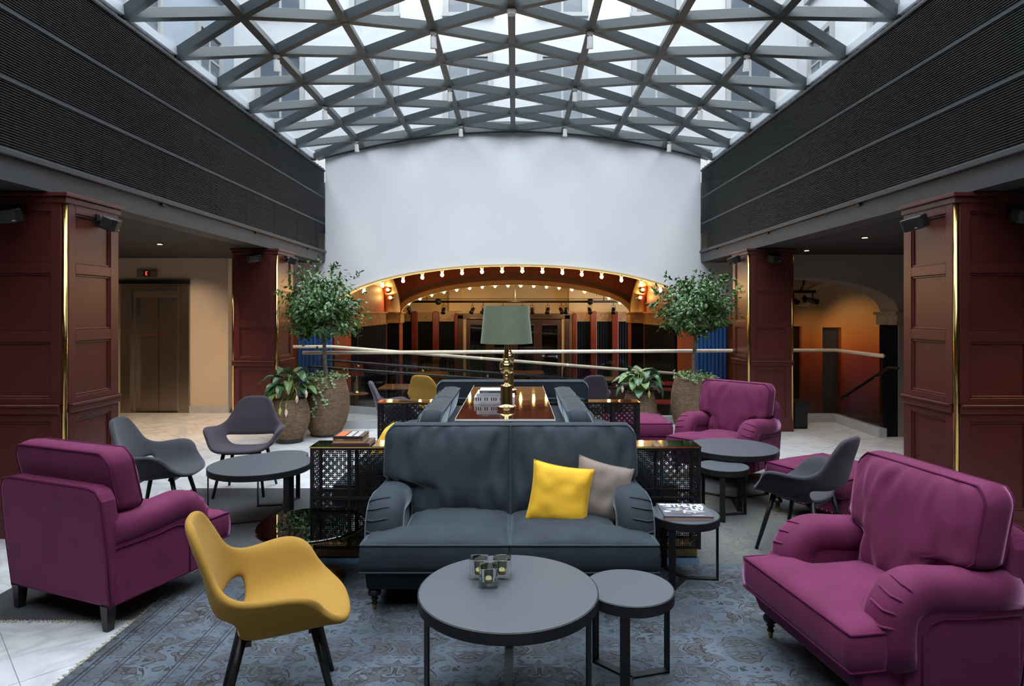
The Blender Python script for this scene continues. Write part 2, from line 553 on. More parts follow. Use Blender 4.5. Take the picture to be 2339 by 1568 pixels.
rug_mat('rug_dark', (0.03, 0.031, 0.037), (0.042, 0.043, 0.05), (0.058, 0.058, 0.063), 6, (0.03, 0.03, 0.033), (0.035, 0.035, 0.04))
rug_mat('rug_faded', (0.075, 0.078, 0.085), (0.115, 0.115, 0.105), (0.17, 0.155, 0.09), 8.0, (0.07, 0.07, 0.075), (0.10, 0.10, 0.1))
rug_mat('rug_indigo', (0.03, 0.07, 0.15), (0.05, 0.11, 0.2), (0.08, 0.15, 0.24), 6, (0.03, 0.04, 0.06), (0.04, 0.07, 0.12))

# painted ombre wall (paint that runs from ochre down to brick red)
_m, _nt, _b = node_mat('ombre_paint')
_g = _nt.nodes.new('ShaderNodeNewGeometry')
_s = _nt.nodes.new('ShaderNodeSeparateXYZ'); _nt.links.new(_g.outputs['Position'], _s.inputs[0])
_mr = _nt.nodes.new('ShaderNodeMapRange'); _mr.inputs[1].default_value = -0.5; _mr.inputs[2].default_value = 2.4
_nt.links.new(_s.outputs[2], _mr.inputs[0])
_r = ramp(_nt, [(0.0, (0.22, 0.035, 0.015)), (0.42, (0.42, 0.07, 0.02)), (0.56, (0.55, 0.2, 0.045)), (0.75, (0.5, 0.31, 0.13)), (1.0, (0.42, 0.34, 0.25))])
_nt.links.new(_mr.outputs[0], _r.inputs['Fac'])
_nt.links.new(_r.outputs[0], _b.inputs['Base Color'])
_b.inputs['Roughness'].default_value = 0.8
# ================================================================== SETTING
XC = -0.04            # middle of the atrium
XL, XR = -3.385, 3.30 # louvre planes
WY = 11.35            # white end wall
def roof_z(x):
    return 1.65 + 3.18 - (x - XC) ** 2 / 23.8

# ---- floor slab with the cut for the ramp and the stair, then marble tiles as its pieces
FLOOR = [(-8, -5), (8, -5), (8, 8.4), (4.84, 8.4), (4.84, 9.62), (3.25, 9.5), (-2.95, 9.0), (-2.95, 10.45), (-8, 10.45)]
floor = struct(MB().prism(FLOOR, -0.25, -0.006).build('floor', 'grey_stone'))
def in_poly(p, poly):
    x, y = p; c = False
    for i in range(len(poly)):
        (x1, y1), (x2, y2) = poly[i], poly[i - 1]
        if (y1 > y) != (y2 > y) and x < (x2 - x1) * (y - y1) / (y2 - y1) + x1:
            c = not c
    return c
T = 0.78
def clip_poly(sub, a, b):
    out = []
    def side(p): return (b[0] - a[0]) * (p[1] - a[1]) - (b[1] - a[1]) * (p[0] - a[0])
    for i in range(len(sub)):
        p, q = sub[i - 1], sub[i]
        sp, sq = side(p), side(q)
        if sp >= 0: out.append(p)
        if sp * sq < 0:
            t = sp / (sp - sq)
            out.append((p[0] + t * (q[0] - p[0]), p[1] + t * (q[1] - p[1])))
    return out
ZONES = [[(-7.4, 1.6), (7.2, 1.6), (7.2, 8.4), (-7.4, 8.4)],
         [(-7.4, 8.4), (-2.95, 8.4), (-2.95, 10.4), (-7.4, 10.4)],
         [(-2.95, 8.4), (4.84, 8.4), (4.84, 9.62), (3.25, 9.5), (-2.95, 9.0)]]
RUGS = [(-2.02, 2.9, 1.4, 4.15), (-3.0, -1.40, 3.41, 5.95), (1.22, 3.05, 4.1, 6.5), (-1.39, 1.215, 4.1, 8.6)]
_full = {}
for i in range(-14, 15):
    for j in range(-14, 15):
        cx = (i - j) * T / math.sqrt(2); cy = 5.6 + (i + j) * T / math.sqrt(2)
        h = (T - 0.004) / math.sqrt(2)
        quad = [(cx - h, cy), (cx, cy - h), (cx + h, cy), (cx, cy + h)]
        if any(r[0] + .1 < cx - h and cx + h < r[1] - .1 and r[2] + .1 < cy - h and cy + h < r[3] - .1 for r in RUGS):
            continue
        if cy < 1.3 or abs(cx) > 0.85 * cy + 1.2:
            continue
        for z in ZONES:
            p = quad
            for k in range(len(z)):
                p = clip_poly(p, z[k], z[(k + 1) % len(z)])
                if len(p) < 3: break
            if len(p) < 3: continue
            area = abs(sum(p[k - 1][0] * p[k][1] - p[k][0] * p[k - 1][1] for k in range(len(p)))) / 2
            if area < 0.003: continue
            if len(p) == 4 and abs(area - 2 * h * h) < 1e-4:
                if 'm' not in _full:
                    _full['m'] = MB().prism([(-h, 0), (0, -h), (h, 0), (0, h)], -0.0055, 0.0).mesh('floor_tile', 'floor_marble')
                link('floor_tile', _full['m'], floor, loc=(cx, cy, 0))
            else:
                MB().prism(p, -0.0055, 0.0).build('floor_tile', 'floor_marble', floor)

# ---- lower dining floor, ramp and stair down to it
lower = struct(MB().box(-8, 8, 8.6, 19.2, -0.62, -0.5).build('floor_dining', 'dining_floor'))
ramp_o = MB()
ramp_o.add([(-2.95, 9.0, 0), (3.25, 9.5, -0.49), (3.25, 10.5, -0.49), (-2.95, 10.5, 0), (-2.95, 9.0, -.5), (3.25, 9.5, -.5), (3.25, 10.5, -.5), (-2.95, 10.5, -.5)],
           [(0, 1, 2, 3), (4, 7, 6, 5), (0, 4, 5, 1), (1, 5, 6, 2), (2, 6, 7, 3), (3, 7, 4, 0)])
ramp_obj = ramp_o.build('floor_ramp', 'grey_stone'); struct(ramp_obj)
st = struct(MB().box(4.86, 5.84, 8.42, 8.75, -0.5, -0.16).box(4.86, 5.84, 8.75, 9.1, -0.5, -0.33).build('floor_stair', 'grey_stone'))

# ---- white end wall with the great arch (spans the ramp), arch lip
A_IN, A_B, A_Z = 3.235, 0.84, 1.63
def arch_z(x, a=A_IN, b=A_B, z0=A_Z, xc=-0.02):
    t = (x - xc) / a
    return z0 + b * math.sqrt(max(0.0, 1 - t * t)) if abs(t) < 1 else z0
def arch_wall(name, x0, x1, y0, y1, zbot, ztop, material, n=64):
    """wall between x0,x1 with lower edge zbot(x) and upper edge ztop(x), y0 front, y1 back"""
    xs = [x0 + (x1 - x0) * k / n for k in range(n + 1)]
    P = []
    for x in xs:
        P.append([(x, y0, zbot(x)), (x, y0, ztop(x)), (x, y1, ztop(x)), (x, y1, zbot(x)), (x, y0, zbot(x))])
    mb = MB().grid(P)
    mb.add([P[0][k] for k in range(4)], [(0, 1, 2, 3)])
    mb.add([P[-1][k] for k in range(4)], [(3, 2, 1, 0)])
    return mb
mbw = MB()
xs = [XL + (XR - XL) * k / 80 for k in range(81)]
mbw = arch_wall('w', XL + .01, XR - .01, WY, WY + .3, lambda x: arch_z(x), lambda x: roof_z(x) + 0.02, 'white_plaster', 96)
mbw.box(-8, XL + .01, WY, WY + .3, 1.63, 2.55)
mbw.box(XR - .01, 3.9, WY, WY + .3, 1.63, 2.55)
wall_back = struct(mbw.build('wall_back', 'white_plaster'))
lip_path = [(x, WY - 0.02, arch_z(x)) for x in [-0.02 + 3.22 * math.sin(PI / 2 * (k / 40 - 1)) for k in range(81)]]
lip = MB().sweep(lip_path, [(-.02, -.06), (.014, -.06), (.014, .02), (-.02, .02)], up=(0, -1, 0)).build('arch_lip', 'cream_plaster', wall_back, fix=True)
lip['label'] = 'cream edge strip of the arch that carries the bulbs'
# piers under the end wall: fluted blue cladding and pale capital
def ribbed(mb, x0, x1, z0, z1, y, pitch, depth):
    n = max(2, int(round((x1 - x0) / pitch)))
    p = (x1 - x0) / n
    P = []
    for i in range(n):
        for k in range(6):
            t = k / 6
            P.append((x0 + (i + t) * p, y - depth * abs(math.sin(PI * t)) ** 0.7))
    P.append((x1, y))
    mb.grid([[(px, py, z0), (px, py, z1)] for px, py in P])
    return mb
def ribbed_x(mb, y0, y1, z0, z1, x, pitch, depth):
    t = MB(); ribbed(t, y0, y1, z0, z1, 0, pitch, depth)
    mb.add([(x + q[1], q[0], q[2]) for q in t.v], t.f)
    return mb
for nm, (a, b) in (('left', (-3.87, -3.25)), ('right', (3.21, 3.76))):
    core = MB().box(a + .01, b - .01, WY + .02, WY + .5, -0.5, 1.43).build('wall_pier_' + nm, 'oxblood')
    struct(core)
    ribbed(MB(), a, b, -0.5, 1.43, WY + .0, 0.068, 0.03).build('fluted_cladding', 'blue_rib', core, smooth=True)
    MB().box(a - .04, b + .04, WY - .06, WY + .34, 1.43, 1.47).box(a - .01, b + .01, WY - .03, WY + .32, 1.47, 1.60).box(a - .05, b + .05, WY - .07, WY + .34, 1.60, 1.632).build('capital', 'cap_marble', core, bevel=0.006)
    MB().box(a - .22, a - .005, WY + .1, WY + .45, -.5, 1.43).build('side_reveal', 'orange_pad', core)
    MB().box(b + .005, b + .22, WY + .1, WY + .45, -.5, 1.43).build('side_reveal', 'orange_pad', core)

# ---- hall behind the arch: side walls with marble band and ribbed cladding, red vault, second arch
for sgn, nm in ((-1, 'left'), (1, 'right')):
    X = sgn * 3.12
    w = MB()
    # stepped plan: pier A face at y=12.7, side wall, pier B face at y=15.6
    def slab(x0, x1, y0, y1, z0, z1):
        w.box(min(x0, x1), max(x0, x1), y0, y1, z0, z1)
    slab(X, sgn * 4.6, 12.7, 15.6, -0.5, 3.2)
    wo = struct(w.build('wall_hall_' + nm, 'red_vault'))
    MB().box(min(X - sgn * .03, sgn * 4.6), max(X - sgn * .03, sgn * 4.6), 12.66, 15.6, 1.38, 1.60).box(min(X - sgn * .07, sgn * 4.6), max(X - sgn * .07, sgn * 4.6), 12.62, 15.6, 1.60, 1.64).box(min(X - sgn * .05, sgn * 4.6), max(X - sgn * .05, sgn * 4.6), 12.64, 15.6, 1.345, 1.38).build('marble_band', 'band_marble', wo, bevel=0.005)
    rb = MB()
    ribbed(rb, min(X, sgn * 4.6), max(X, sgn * 4.6), -0.5, 1.35, 12.67, 0.075, 0.025)
    ribbed_x(rb, 12.68, 15.58, -0.5, 1.35, X - sgn * .012, 0.075, 0.02 * sgn)
    rb.build('ribbed_cladding', 'navy_rib', wo, smooth=True)
    MB().box(min(X, sgn * 4.6), max(X, sgn * 4.6), 12.655, 12.695, 1.64, 3.2).build('pier_face', 'cream_plaster', wo)
    MB().box(min(X - sgn * .035, X - sgn * .012), max(X - sgn * .035, X - sgn * .012), 15.3, 15.36, -.5, 1.35).build('corner_strip', 'orange_pad', wo)
# red tympanum with the inner arch cut out, at y = 15.6
B_IN, B_B = 2.86, 0.76
def arch2(x): return arch_z(x, B_IN, B_B, 1.63, 0.0)
ty = arch_wall('t', -3.3, 3.3, 15.6, 15.85, arch2, lambda x: 3.2, 'red_vault', 72)
wall_t = struct(ty.build('wall_tympanum', 'red_vault'))
arcs = [(2.86 * math.sin(PI / 2 * (k / 40 - 1)), 0) for k in range(81)]
def arch_sweep(off, y, prof):
    pth = []
    for k in range(81):
        t = PI * (1 - k / 80)
        pth.append(((B_IN + off) * math.cos(t), y, 1.63 + (B_B + off) * math.sin(t)))
    return MB().sweep(pth, prof, up=(0, -1, 0))
arch_sweep(0.0, 15.58, [(-.02, -.03), (.1, -.03), (.1, .06), (-.02, .06)]).build('archivolt', 'cream_plaster', wall_t, smooth=False)
arch_sweep(0.13, 15.57, [(-.03, -.03), (.03, -.03), (.03, .05), (-.03, .05)]).build('arch_moulding_shade', 'dark_wood', wall_t)  # moulding over the arch, its dark colour standing in for its shadow
for sgn in (-1, 1):
    pb = MB().box(min(sgn * 2.80, sgn * 3.3), max(sgn * 2.80, sgn * 3.3), 15.45, 15.9, -.5, 1.38).build('pier', 'red_vault', wall_t)
    ribbed(MB(), min(sgn * 2.80, sgn * 3.12), max(sgn * 2.80, sgn * 3.12), -0.5, 1.36, 15.44, 0.07, 0.02).build('ribbed_cladding', 'navy_rib', wall_t, smooth=True)
    MB().box(min(sgn * 2.76, sgn * 3.14), max(sgn * 2.76, sgn * 3.14), 15.38, 15.9, 1.37, 1.6).box(min(sgn * 2.72, sgn * 3.16), max(sgn * 2.72, sgn * 3.16), 15.34, 15.92, 1.6, 1.635).build('capital', 'band_marble', wall_t, bevel=0.005)
    # leaf-shaped cream springer that rises from the capital and leans into the vault
    P = []
    n = 16
    for i in range(n + 1):
        t = i / n
        z = 1.635 + 1.05 * t
        half = 0.2 * (1 - t ** 2.2) + 0.004
        cx = sgn * (2.98 + 0.02 * t - 0.10 * t * t)
        yb = 15.42 - 1.1 * t * t
        row = []
        for j in range(9):
            u = -1 + 2 * j / 8
            row.append((cx + half * u, yb - 0.16 * (1 - u * u) * (1 - t * .6), z))
        P.append(row)
    mbs = MB().grid(P)
    Pb = [[(q[0], q[1] + 0.12 + 0.16 * (1 - ((-1 + 2 * j / 8)) ** 2), q[2]) for j, q in enumerate(r)] for r in P]
    mbs.grid(Pb)
    mbs.build('vault_springer', 'cream_plaster', wall_t, smooth=True, fix=False)
    MB().box(min(sgn * 3.3, sgn * 4.6), max(sgn * 3.3, sgn * 4.6), 15.6, 15.9, -.5, 3.2).build('side_panel', 'red_vault', wall_t)
# vault over the hall
P = []
for i in range(33):
    t = PI * i / 32
    x = 3.2 * math.cos(t); z = 2.05 + 0.85 * math.sin(t)
    P.append([(x, WY + .3, z), (x, 13.5, z), (x, 15.6, z)])
Pb = [[(q[0] * 1.02, q[1], q[2] + .08) for q in r] for r in P]
struct(MB().grid(P).grid(Pb).build('ceiling_vault', 'red_vault', smooth=True, fix=False))
struct(MB().box(-8, 8, WY + .3, 19.2, 3.2, 3.35).build('ceiling_hall', 'soffit'))

# ---- far room behind the second arch
BY = 18.6
wf = struct(MB().box(-4.6, 4.6, BY, BY + .15, -0.5, 3.2).build('wall_far', 'cream_plaster'))
for a, b in ((-4.6, -1.72), (1.72, 4.6)):
    MB().box(a, b, BY - .03, BY, 1.36, 1.6).box(a, b, BY - .05, BY, 1.6, 1.63).build('marble_band', 'band_marble', wf)
    ribbed(MB(), a, b, -0.5, 1.36, BY - .01, 0.08, 0.025).build('ribbed_cladding', 'navy_rib', wf, smooth=True)
def padded_post(x, w=0.19, z1=1.66):
    mb = MB(); prof = []
    hw = w / 2
    pts = [(-hw, -0.5), (hw, -0.5), (hw, z1 - .06), (hw * .6, z1), (-hw * .6, z1), (-hw, z1 - .06)]
    return mb.prism_y([(x + a, b) for a, b in pts], BY - .13, BY - .03)
for px in (948, 996, 1355, 1404):
    X = (px - 1177) * BY / FPX
    padded_post(X).build('padded_post', 'red_pad', wf, bevel=0.02)
for px in (1044, 1312):
    X = (px - 1177) * BY / FPX
    padded_post(X, 0.14, 1.6).build('padded_post', 'red_pad', wf, bevel=0.02)
for sg in (-1, 1):
    MB().box(sg * 1.72 - .18, sg * 1.72 + .0 if sg > 0 else sg * 1.72 + .18, BY - .25, BY, 1.66, 2.5).build('wall_fin', 'cream_plaster', wf)
# double door
d = empty('door_2', (0, BY - .12, -0.5)); struct(d)
MB().box(-1.66, -1.5, -.06, .1, 0, 2.05).box(1.42, 1.58, -.06, .1, 0, 2.05).box(-1.66, 1.58, -.06, .1, 1.93, 2.09).build('door_frame', 'dark_wood', d, bevel=0.01)
MB().box(-1.5, -1.42, -.04, .1, 0, 1.93).box(1.34, 1.42, -.04, .1, 0, 1.93).build('door_jamb', 'cream_plaster', d)
for k in range(4):
    x0 = -1.42 + k * 0.69
    lf = MB().box(x0, x0 + .12, -.02, .04, 0, 1.9).box(x0 + .57, x0 + .69, -.02, .04, 0, 1.9).box(x0 + .12, x0 + .57, -.02, .04, 0, .3).box(x0 + .12, x0 + .57, -.02, .04, 1.78, 1.9).build('door_leaf', 'dark_wood', d)
    MB().box(x0 + .12, x0 + .57, 0, .012, .3, 1.78).build('pane', 'door_glass', lf)
MB().box(-1.3, 1.25, -.09, -.06, 1.95, 1.965).build('brass_strip', 'brass', d)

# ---- arched wall beside the right aisle, room with painted walls beyond
CX2, A2, B2 = 4.36, 1.49, 0.52
def arch3(x):
    t = (x - CX2) / A2
    return 1.64 + B2 * math.sqrt(max(0, 1 - t * t)) if abs(t) < 1 else 1.64
RY = 9.75
mbr = arch_wall('r', 3.82, 5.849, RY, RY + .5, arch3, lambda x: 2.55, 'grey_wall', 48)
mbr.box(5.849, 6.6, RY, RY + .5, 1.64, 2.55)
mbr.box(5.85, 6.6, RY, RY + .5, -.5, 1.64)
wr = struct(mbr.build('wall_arched', 'grey_wall'))
MB().box(5.80, 5.9, RY - .03, RY + .53, 1.44, 1.6).box(5.77, 5.93, RY - .06, RY + .56, 1.6, 1.64).build('capital', 'cap_marble', wr, bevel=0.005)
ribbed_x(MB(), RY + .02, RY + .5, -0.5, 1.44, 5.845, 0.06, 0.02).build('ribbed_cladding', 'navy_rib', wr, smooth=True)
# room beyond: painted back wall with niches and doorways
OY = 12.9
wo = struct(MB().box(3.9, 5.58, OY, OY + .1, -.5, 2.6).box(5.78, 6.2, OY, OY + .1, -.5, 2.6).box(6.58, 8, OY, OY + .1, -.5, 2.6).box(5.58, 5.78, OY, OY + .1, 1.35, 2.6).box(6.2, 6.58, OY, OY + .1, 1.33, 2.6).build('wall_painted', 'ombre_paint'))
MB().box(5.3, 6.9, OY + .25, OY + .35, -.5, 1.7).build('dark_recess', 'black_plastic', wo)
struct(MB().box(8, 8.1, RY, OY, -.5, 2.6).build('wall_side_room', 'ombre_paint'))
struct(MB().box(3.85, 8.1, RY + .5, OY + .4, 2.5, 2.6).build('ceiling_side_room', 'cream_plaster'))
# groin curves of the side room vault
gv = MB()
for (cx, yy, a, b) in ((4.6, 12.2, 0.95, 0.45), (6.4, 12.2, 0.95, 0.5)):
    gv.sweep([(cx + a * math.cos(PI * k / 24), yy, 1.75 + b * math.sin(PI * k / 24)) for k in range(25)], [(-.05, -.06), (.05, -.06), (.05, .06), (-.05, .06)], up=(0, -1, 0))
gv.build('vault_rib', 'cream_plaster', wo)

# ---- lift lobby wall on the left
LY = 10.42
lx0, lx1 = -6.42, -5.30
wl = MB().box(-8, lx0, LY, LY + .15, 0, 2.55).box(lx1, -4.68, LY, LY + .15, 0, 2.55).box(lx0, lx1, LY, LY + .15, 2.12, 2.55)
wl.box(-4.72, -4.68, LY + .15, WY + .3, 0, 2.55)
wall_lift = struct(wl.build('wall_lift', 'beige_wall'))
bs = struct(MB().box(lx1 + .0, -4.66, LY - .03, LY, 0, .11).build('baseboard_lift', 'grey_stone'))
dl = empty('door_1', ((lx0 + lx1) / 2, LY, 0)); struct(dl)
hw = (lx1 - lx0) / 2
MB().box(-hw, -hw + .17, -.03, .2, 0, 2.12).box(hw - .17, hw, -.03, .2, 0, 2.12).box(-hw + .17, hw - .17, -.03, .2, 1.97, 2.12).build('door_frame', 'stainless_dark', dl, bevel=0.008)
MB().box(-hw - .02, hw + .01, -.045, -.03, 2.1, 2.155).build('door_hood', 'black_metal', dl)
iw = hw - .17
MB().box(-iw, -iw + .05, .02, .2, 0, 1.97).box(iw - .05, iw, .02, .2, 0, 1.97).box(-iw + .05, iw - .05, .02, .2, 1.88, 1.97).build('inner_reveal', 'stainless', dl)
lf1 = MB().box(-iw + .05, -.004, .09, .12, 0, 1.88).build('door_leaf', 'stainless_dark', dl)
lf2 = MB().box(.004, iw - .05, .09, .12, 0, 1.88).build('door_leaf', 'stainless_dark', dl)
MB().box(-iw + .12, -.01, .086, .09, 1.262, 1.268).build('red_reflection', 'red_reflection', lf1)  # red LED reflection on the lift doors, painted as thin strips
MB().box(.01, .1, .086, .09, 1.262, 1.268).build('red_reflection', 'red_reflection', lf2)
ind = thing('floor_indicator', 'small steel lift indicator with red glowing letter E above the lift', 'sign', (-5.99, LY, 2.21))
MB().box(-.165, .165, -.03, 0, 0, .115).build('housing', 'stainless', ind, bevel=0.004)
MB().box(-.05, .05, -.034, -.028, .012, .103).build('display', 'black_plastic', ind)
eb = MB().box(-.018, -.008, -.037, -.033, .03, .09).box(-.018, .014, -.037, -.033, .083, .09).box(-.018, .010, -.037, -.033, .0565, .0635).box(-.018, .014, -.037, -.033, .03, .037)
eb.build('letter_e', 'led_red', ind)

# ---- outer shell behind and beside the camera
struct(MB().box(-8.1, -8, -5, 19.2, -.6, 3.4).build('wall_left', 'beige_wall'))
struct(MB().box(8.0, 8.1, -5, RY, -.6, 3.4).build('wall_right', 'grey_wall'))
struct(MB().box(5.95, 6.05, 6.9, RY, -.5, 2.55).build('wall_right_return', 'grey_wall'))
struct(MB().box(-8.1, 8.1, -5.1, -5, -.3, 4.9).build('wall_front', 'grey_wall'))
struct(MB().box(-8.1, 8.1, 19.2, 19.3, -.6, 3.4).build('wall_end', 'dark_wood'))

# ---- aisle ceilings and beam fascias
for nm, sgn, xp in (('left', -1, XL), ('right', 1, XR)):
    far = sgn * 8.05
    c = struct(MB().box(min(xp + sgn * .26, far), max(xp + sgn * .26, far), -5, WY, 2.52, 2.6).build('ceiling_' + nm, 'soffit'))
    t = struct(MB().box(min(xp, xp + sgn * .25), max(xp, xp + sgn * .25), -5, WY, 2.52, 2.665).build('trim_' + ('1' if sgn < 0 else '2'), 'fascia'))
    MB().box(min(xp - sgn * .035, xp + sgn * .05), max(xp - sgn * .035, xp + sgn * .05), -5, WY - .01, 2.685, 2.73).build('rail', 'fascia', t, bevel=0.006)
    MB().box(min(xp + sgn * .0, xp + sgn * .2), max(xp, xp + sgn * .2), -5, WY - .01, 2.665, 2.685).build('shadow_gap', 'black_plastic', t)
    # clips in the shadow gap
    for yy in (3.9, 6.1, 8.3, 10.4):
        MB().box(min(xp - sgn * .02, xp), max(xp - sgn * .02, xp), yy, yy + .06, 2.66, 2.69).build('gap_clip', 'fascia', t)
# ---- louvre walls
for nm, sgn, xp in (('left', -1, XL), ('right', 1, XR)):
    z0, z1 = 2.735, 4.15
    wallo = struct(MB().box(min(xp + sgn * .10, xp + sgn * .2), max(xp + sgn * .10, xp + sgn * .2), -5, WY, 2.66, 4.16).build('wall_louvre_' + nm, 'louvre_back'))
    bands = [(z0, 3.19), (3.21, 3.65), (3.67, 4.13)]
    for (a, b) in bands:
        mb = MB()
        n = int(round((b - a) / 0.0182))
        p = (b - a) / n
        for k in range(n):
            zc = a + (k + .5) * p
            # slat tilted towards the room
            x0 = xp; x1 = xp + sgn * .022
            mb.add([(x0, -5, zc - .0045), (x0, WY - .005, zc - .0045), (x0, WY - .005, zc + .0045), (x0, -5, zc + .0045),
                    (x1, -5, zc - .0015), (x1, WY - .005, zc - .0015), (x1, WY - .005, zc + .0075), (x1, -5, zc + .0075)],
                   [(0, 1, 2, 3), (4, 7, 6, 5), (0, 4, 5, 1), (2, 6, 7, 3), (1, 5, 6, 2), (0, 3, 7, 4)])
        stuff(mb.build('louvre_slats', 'louvre', wallo))
    for zc in (3.2, 3.66):
        MB().box(min(xp - sgn * .006, xp + sgn * .04), max(xp - sgn * .006, xp + sgn * .04), -5, WY - .005, zc - .012, zc + .012).build('divider_rail', 'fascia', wallo)
    MB().box(min(xp - sgn * .015, xp + sgn * .1), max(xp - sgn * .015, xp + sgn * .1), -5, WY - .005, 4.13, 4.165).build('top_rail', 'fascia', wallo, bevel=0.008)
    # upright posts behind the slats and lighter blind panels
    for k in range(17):
        y = WY - .35 - k * 0.95
        MB().box(min(xp + sgn * .03, xp + sgn * .06), max(xp + sgn * .03, xp + sgn * .06), y, y + .03, z0, 4.13).build('upright', 'fascia', wallo)
    pans = [(8.3, 11.0, 3.21, 3.65), (5.1, 6.0, 2.735, 3.2), (2.6, 3.85, 3.67, 4.13), (3.0, 3.9, 3.21, 3.65), (7.4, 8.3, 2.74, 3.2)] if sgn < 0 else [(4.4, 6.5, 3.21, 3.65), (9.3, 10.6, 3.21, 3.65), (6.6, 7.4, 2.74, 3.2)]
    for (ya, yb, za, zb) in pans:
        MB().box(min(xp + sgn * .07, xp + sgn * .09), max(xp + sgn * .07, xp + sgn * .09), ya, yb, za, zb).build('blind_panel', 'louvre_panel', wallo)
    # pale flashing up to the glass roof with its row of clips
    ex = XC + sgn * 3.52
    ez = roof_z(ex)
    fl = MB().add([(xp, -5, 4.165), (xp, WY, 4.165), (ex + sgn * .1, WY, ez + .06), (ex + sgn * .1, -3, ez + .06), (xp, -5, 4.15), (xp, WY, 4.15), (ex + sgn * .1, WY, ez + .04), (ex + sgn * .1, -3, ez + .04)],
                  [(0, 1, 2, 3), (4, 7, 6, 5), (0, 4, 5, 1), (2, 6, 7, 3)]).build('flashing', 'steel_light', wallo)
    cm = MB()
    for k in range(108):
        y = WY - .1 - k * 0.15
        cm.box(min(xp - sgn * .004, xp + sgn * .02), max(xp - sgn * .004, xp + sgn * .02), y, y + .035, 4.168, 4.183)
    stuff(cm.build('flashing_clips', 'black_metal', wallo))
    MB().box(min(ex - sgn * .03, ex + sgn * .1), max(ex - sgn * .03, ex + sgn * .1), -5, WY, ez + .02, ez + .1).build('edge_beam', 'steel_light', wallo)

# ---- glass roof: longitudinal rafters, diagonal bars, triangular panes
roof = struct(empty('ceiling', (0, 0, 0)))
SP, DY = 0.88, 0.904
NJ = 13
def node(k, j):
    """even k: y = 11.24 - .904 j ; odd k: half a step nearer"""
    x = XC + SP * k
    y = 11.24 - DY * j - (DY / 2 if k % 2 else 0)
    return Vector((x, y, roof_z(x)))
def up_at(x):
    return Vector(((x - XC) / 11.9, 0, 1)).normalized()
BW, BD = 0.05, 0.10
for k in range(-3, 4):
    a = node(k, 0) if k % 2 == 0 else node(k, 0)
    a = Vector((a.x, WY - .01, a.z)); b = Vector((a.x, -0.5, a.z))
    mb = MB().bar(a, b, BW, BD, up=up_at(a.x))
    mb.bar(a - Vector((0, 0, .008)), b - Vector((0, 0, .008)), BW + .03, .01, up=up_at(a.x))
    mb.build('rafter', 'steel', roof)
def diag(a, b):
    m = (a + b) / 2
    u = up_at(m.x)
    mb = MB().bar(a, b, BW, BD, up=u)
    mb.bar(a - u * .008, b - u * .008, BW + .025, .01, up=u)
    mb.build('roof_bar', 'steel', roof)
def pane(pts):
    c = sum(pts, Vector()) / 3
    vs = []
    for p in pts:
        q = p + (c - p) * 0.02
        vs.append(q + up_at(p.x) * (BD + .002))
    for p in pts:
        q = p + (c - p) * 0.02
        vs.append(q + up_at(p.x) * (BD + .014))
    MB().add(vs, [(0, 1, 2), (5, 4, 3), (0, 3, 4, 1), (1, 4, 5, 2), (2, 5, 3, 0)]).build('glass_pane', 'roof_glass', roof)
for k in range(-4, 4):
    # between line k and k+1: e = even line, o = odd line
    e, o = (k, k + 1) if k % 2 == 0 else (k + 1, k)
    for j in range(NJ):
        E0, E1, O0 = node(e, j), node(e, j + 1), node(o, j)
        diag(E0, O0)
        diag(O0, E1)
        pane([E0, O0, E1])
        if j < NJ - 1:
            pane([O0, E1, node(o, j + 1)])
    Et = node(e, 0); Ot = Vector((node(o, 0).x, WY, node(o, 0).z))
    pane([Et, Ot, node(o, 0)])
# arched end beam at the white wall
pth = [(XC - 3.45 + 6.9 * k / 60, WY - .05, roof_z(XC - 3.45 + 6.9 * k / 60)) for k in range(61)]
MB().sweep(pth, [(-.05, 0), (.05, 0), (.05, .17), (-.05, .17)]).build('end_arch', 'steel', roof)
struct(MB().box(-3.7, 3.7, -5.1, -0.48, 4.2, 5.0).build('ceiling_front', 'soffit'))

# ---- courtyard buildings seen through the glass, flat roofs around the skylight
struct(MB().box(-7.5, XL - .3, -5, WY + .3, 3.9, 4.0).build('ceiling_roof_left', 'roof_gravel'))
struct(MB().box(XR + .3, 7.5, -5, WY + .3, 3.9, 4.0).build('ceiling_roof_right', 'roof_gravel'))
struct(MB().box(-7.5, 7.5, WY + .3, 16.35, 3.9, 4.0).build('ceiling_roof_back', 'roof_gravel'))
def facade(label, name, origin, rotz, length, h, material, cols, rows, z0=4.0):
    t = thing(name, label, 'building', origin, rotz)
    MB().box(0, length, 0, .3, 0, h).build('wall', material, t)
    MB().box(-.02, length + .02, -.12, .0, 2.05, 2.2).build('cornice', material, t)
    w, hh = 1.0, 1.55
    px = length / cols
    for r in range(rows):
        for c in range(cols):
            x = px * (c + .5); z = 0.4 + r * 2.6 if r == 0 else 2.6 + (r - 1) * 2.7
            wn = MB().box(x - w / 2 - .12, x - w / 2, -.07, .02, z - .1, z + hh + .12).box(x + w / 2, x + w / 2 + .12, -.07, .02, z - .1, z + hh + .12).box(x - w / 2, x + w / 2, -.07, .02, z + hh, z + hh + .12).box(x - w / 2 - .16, x + w / 2 + .16, -.13, .02, z - .14, z - .04).box(x - .03, x + .03, -.03, .02, z, z + hh).box(x - w / 2, x + w / 2, -.03, .02, z + hh * .62, z + hh * .62 + .05).build('window', 'facade_frame', t)
            MB().box(x - w / 2, x + w / 2, -.012, .0, z - .04, z + hh).build('pane', 'facade_glass', wn)
    return t
facade('bluish grey courtyard house wall seen through the left of the glass roof', 'courtyard_building', (-7.2, -5, 4.0), R(90), 21.35, 8.0, 'facade_grey', 8, 3)
facade('pale cream courtyard house wall seen through the right of the glass roof', 'courtyard_building', (7.2, 16.35, 4.0), R(-90), 21.35, 8.0, 'facade_white', 8, 3)
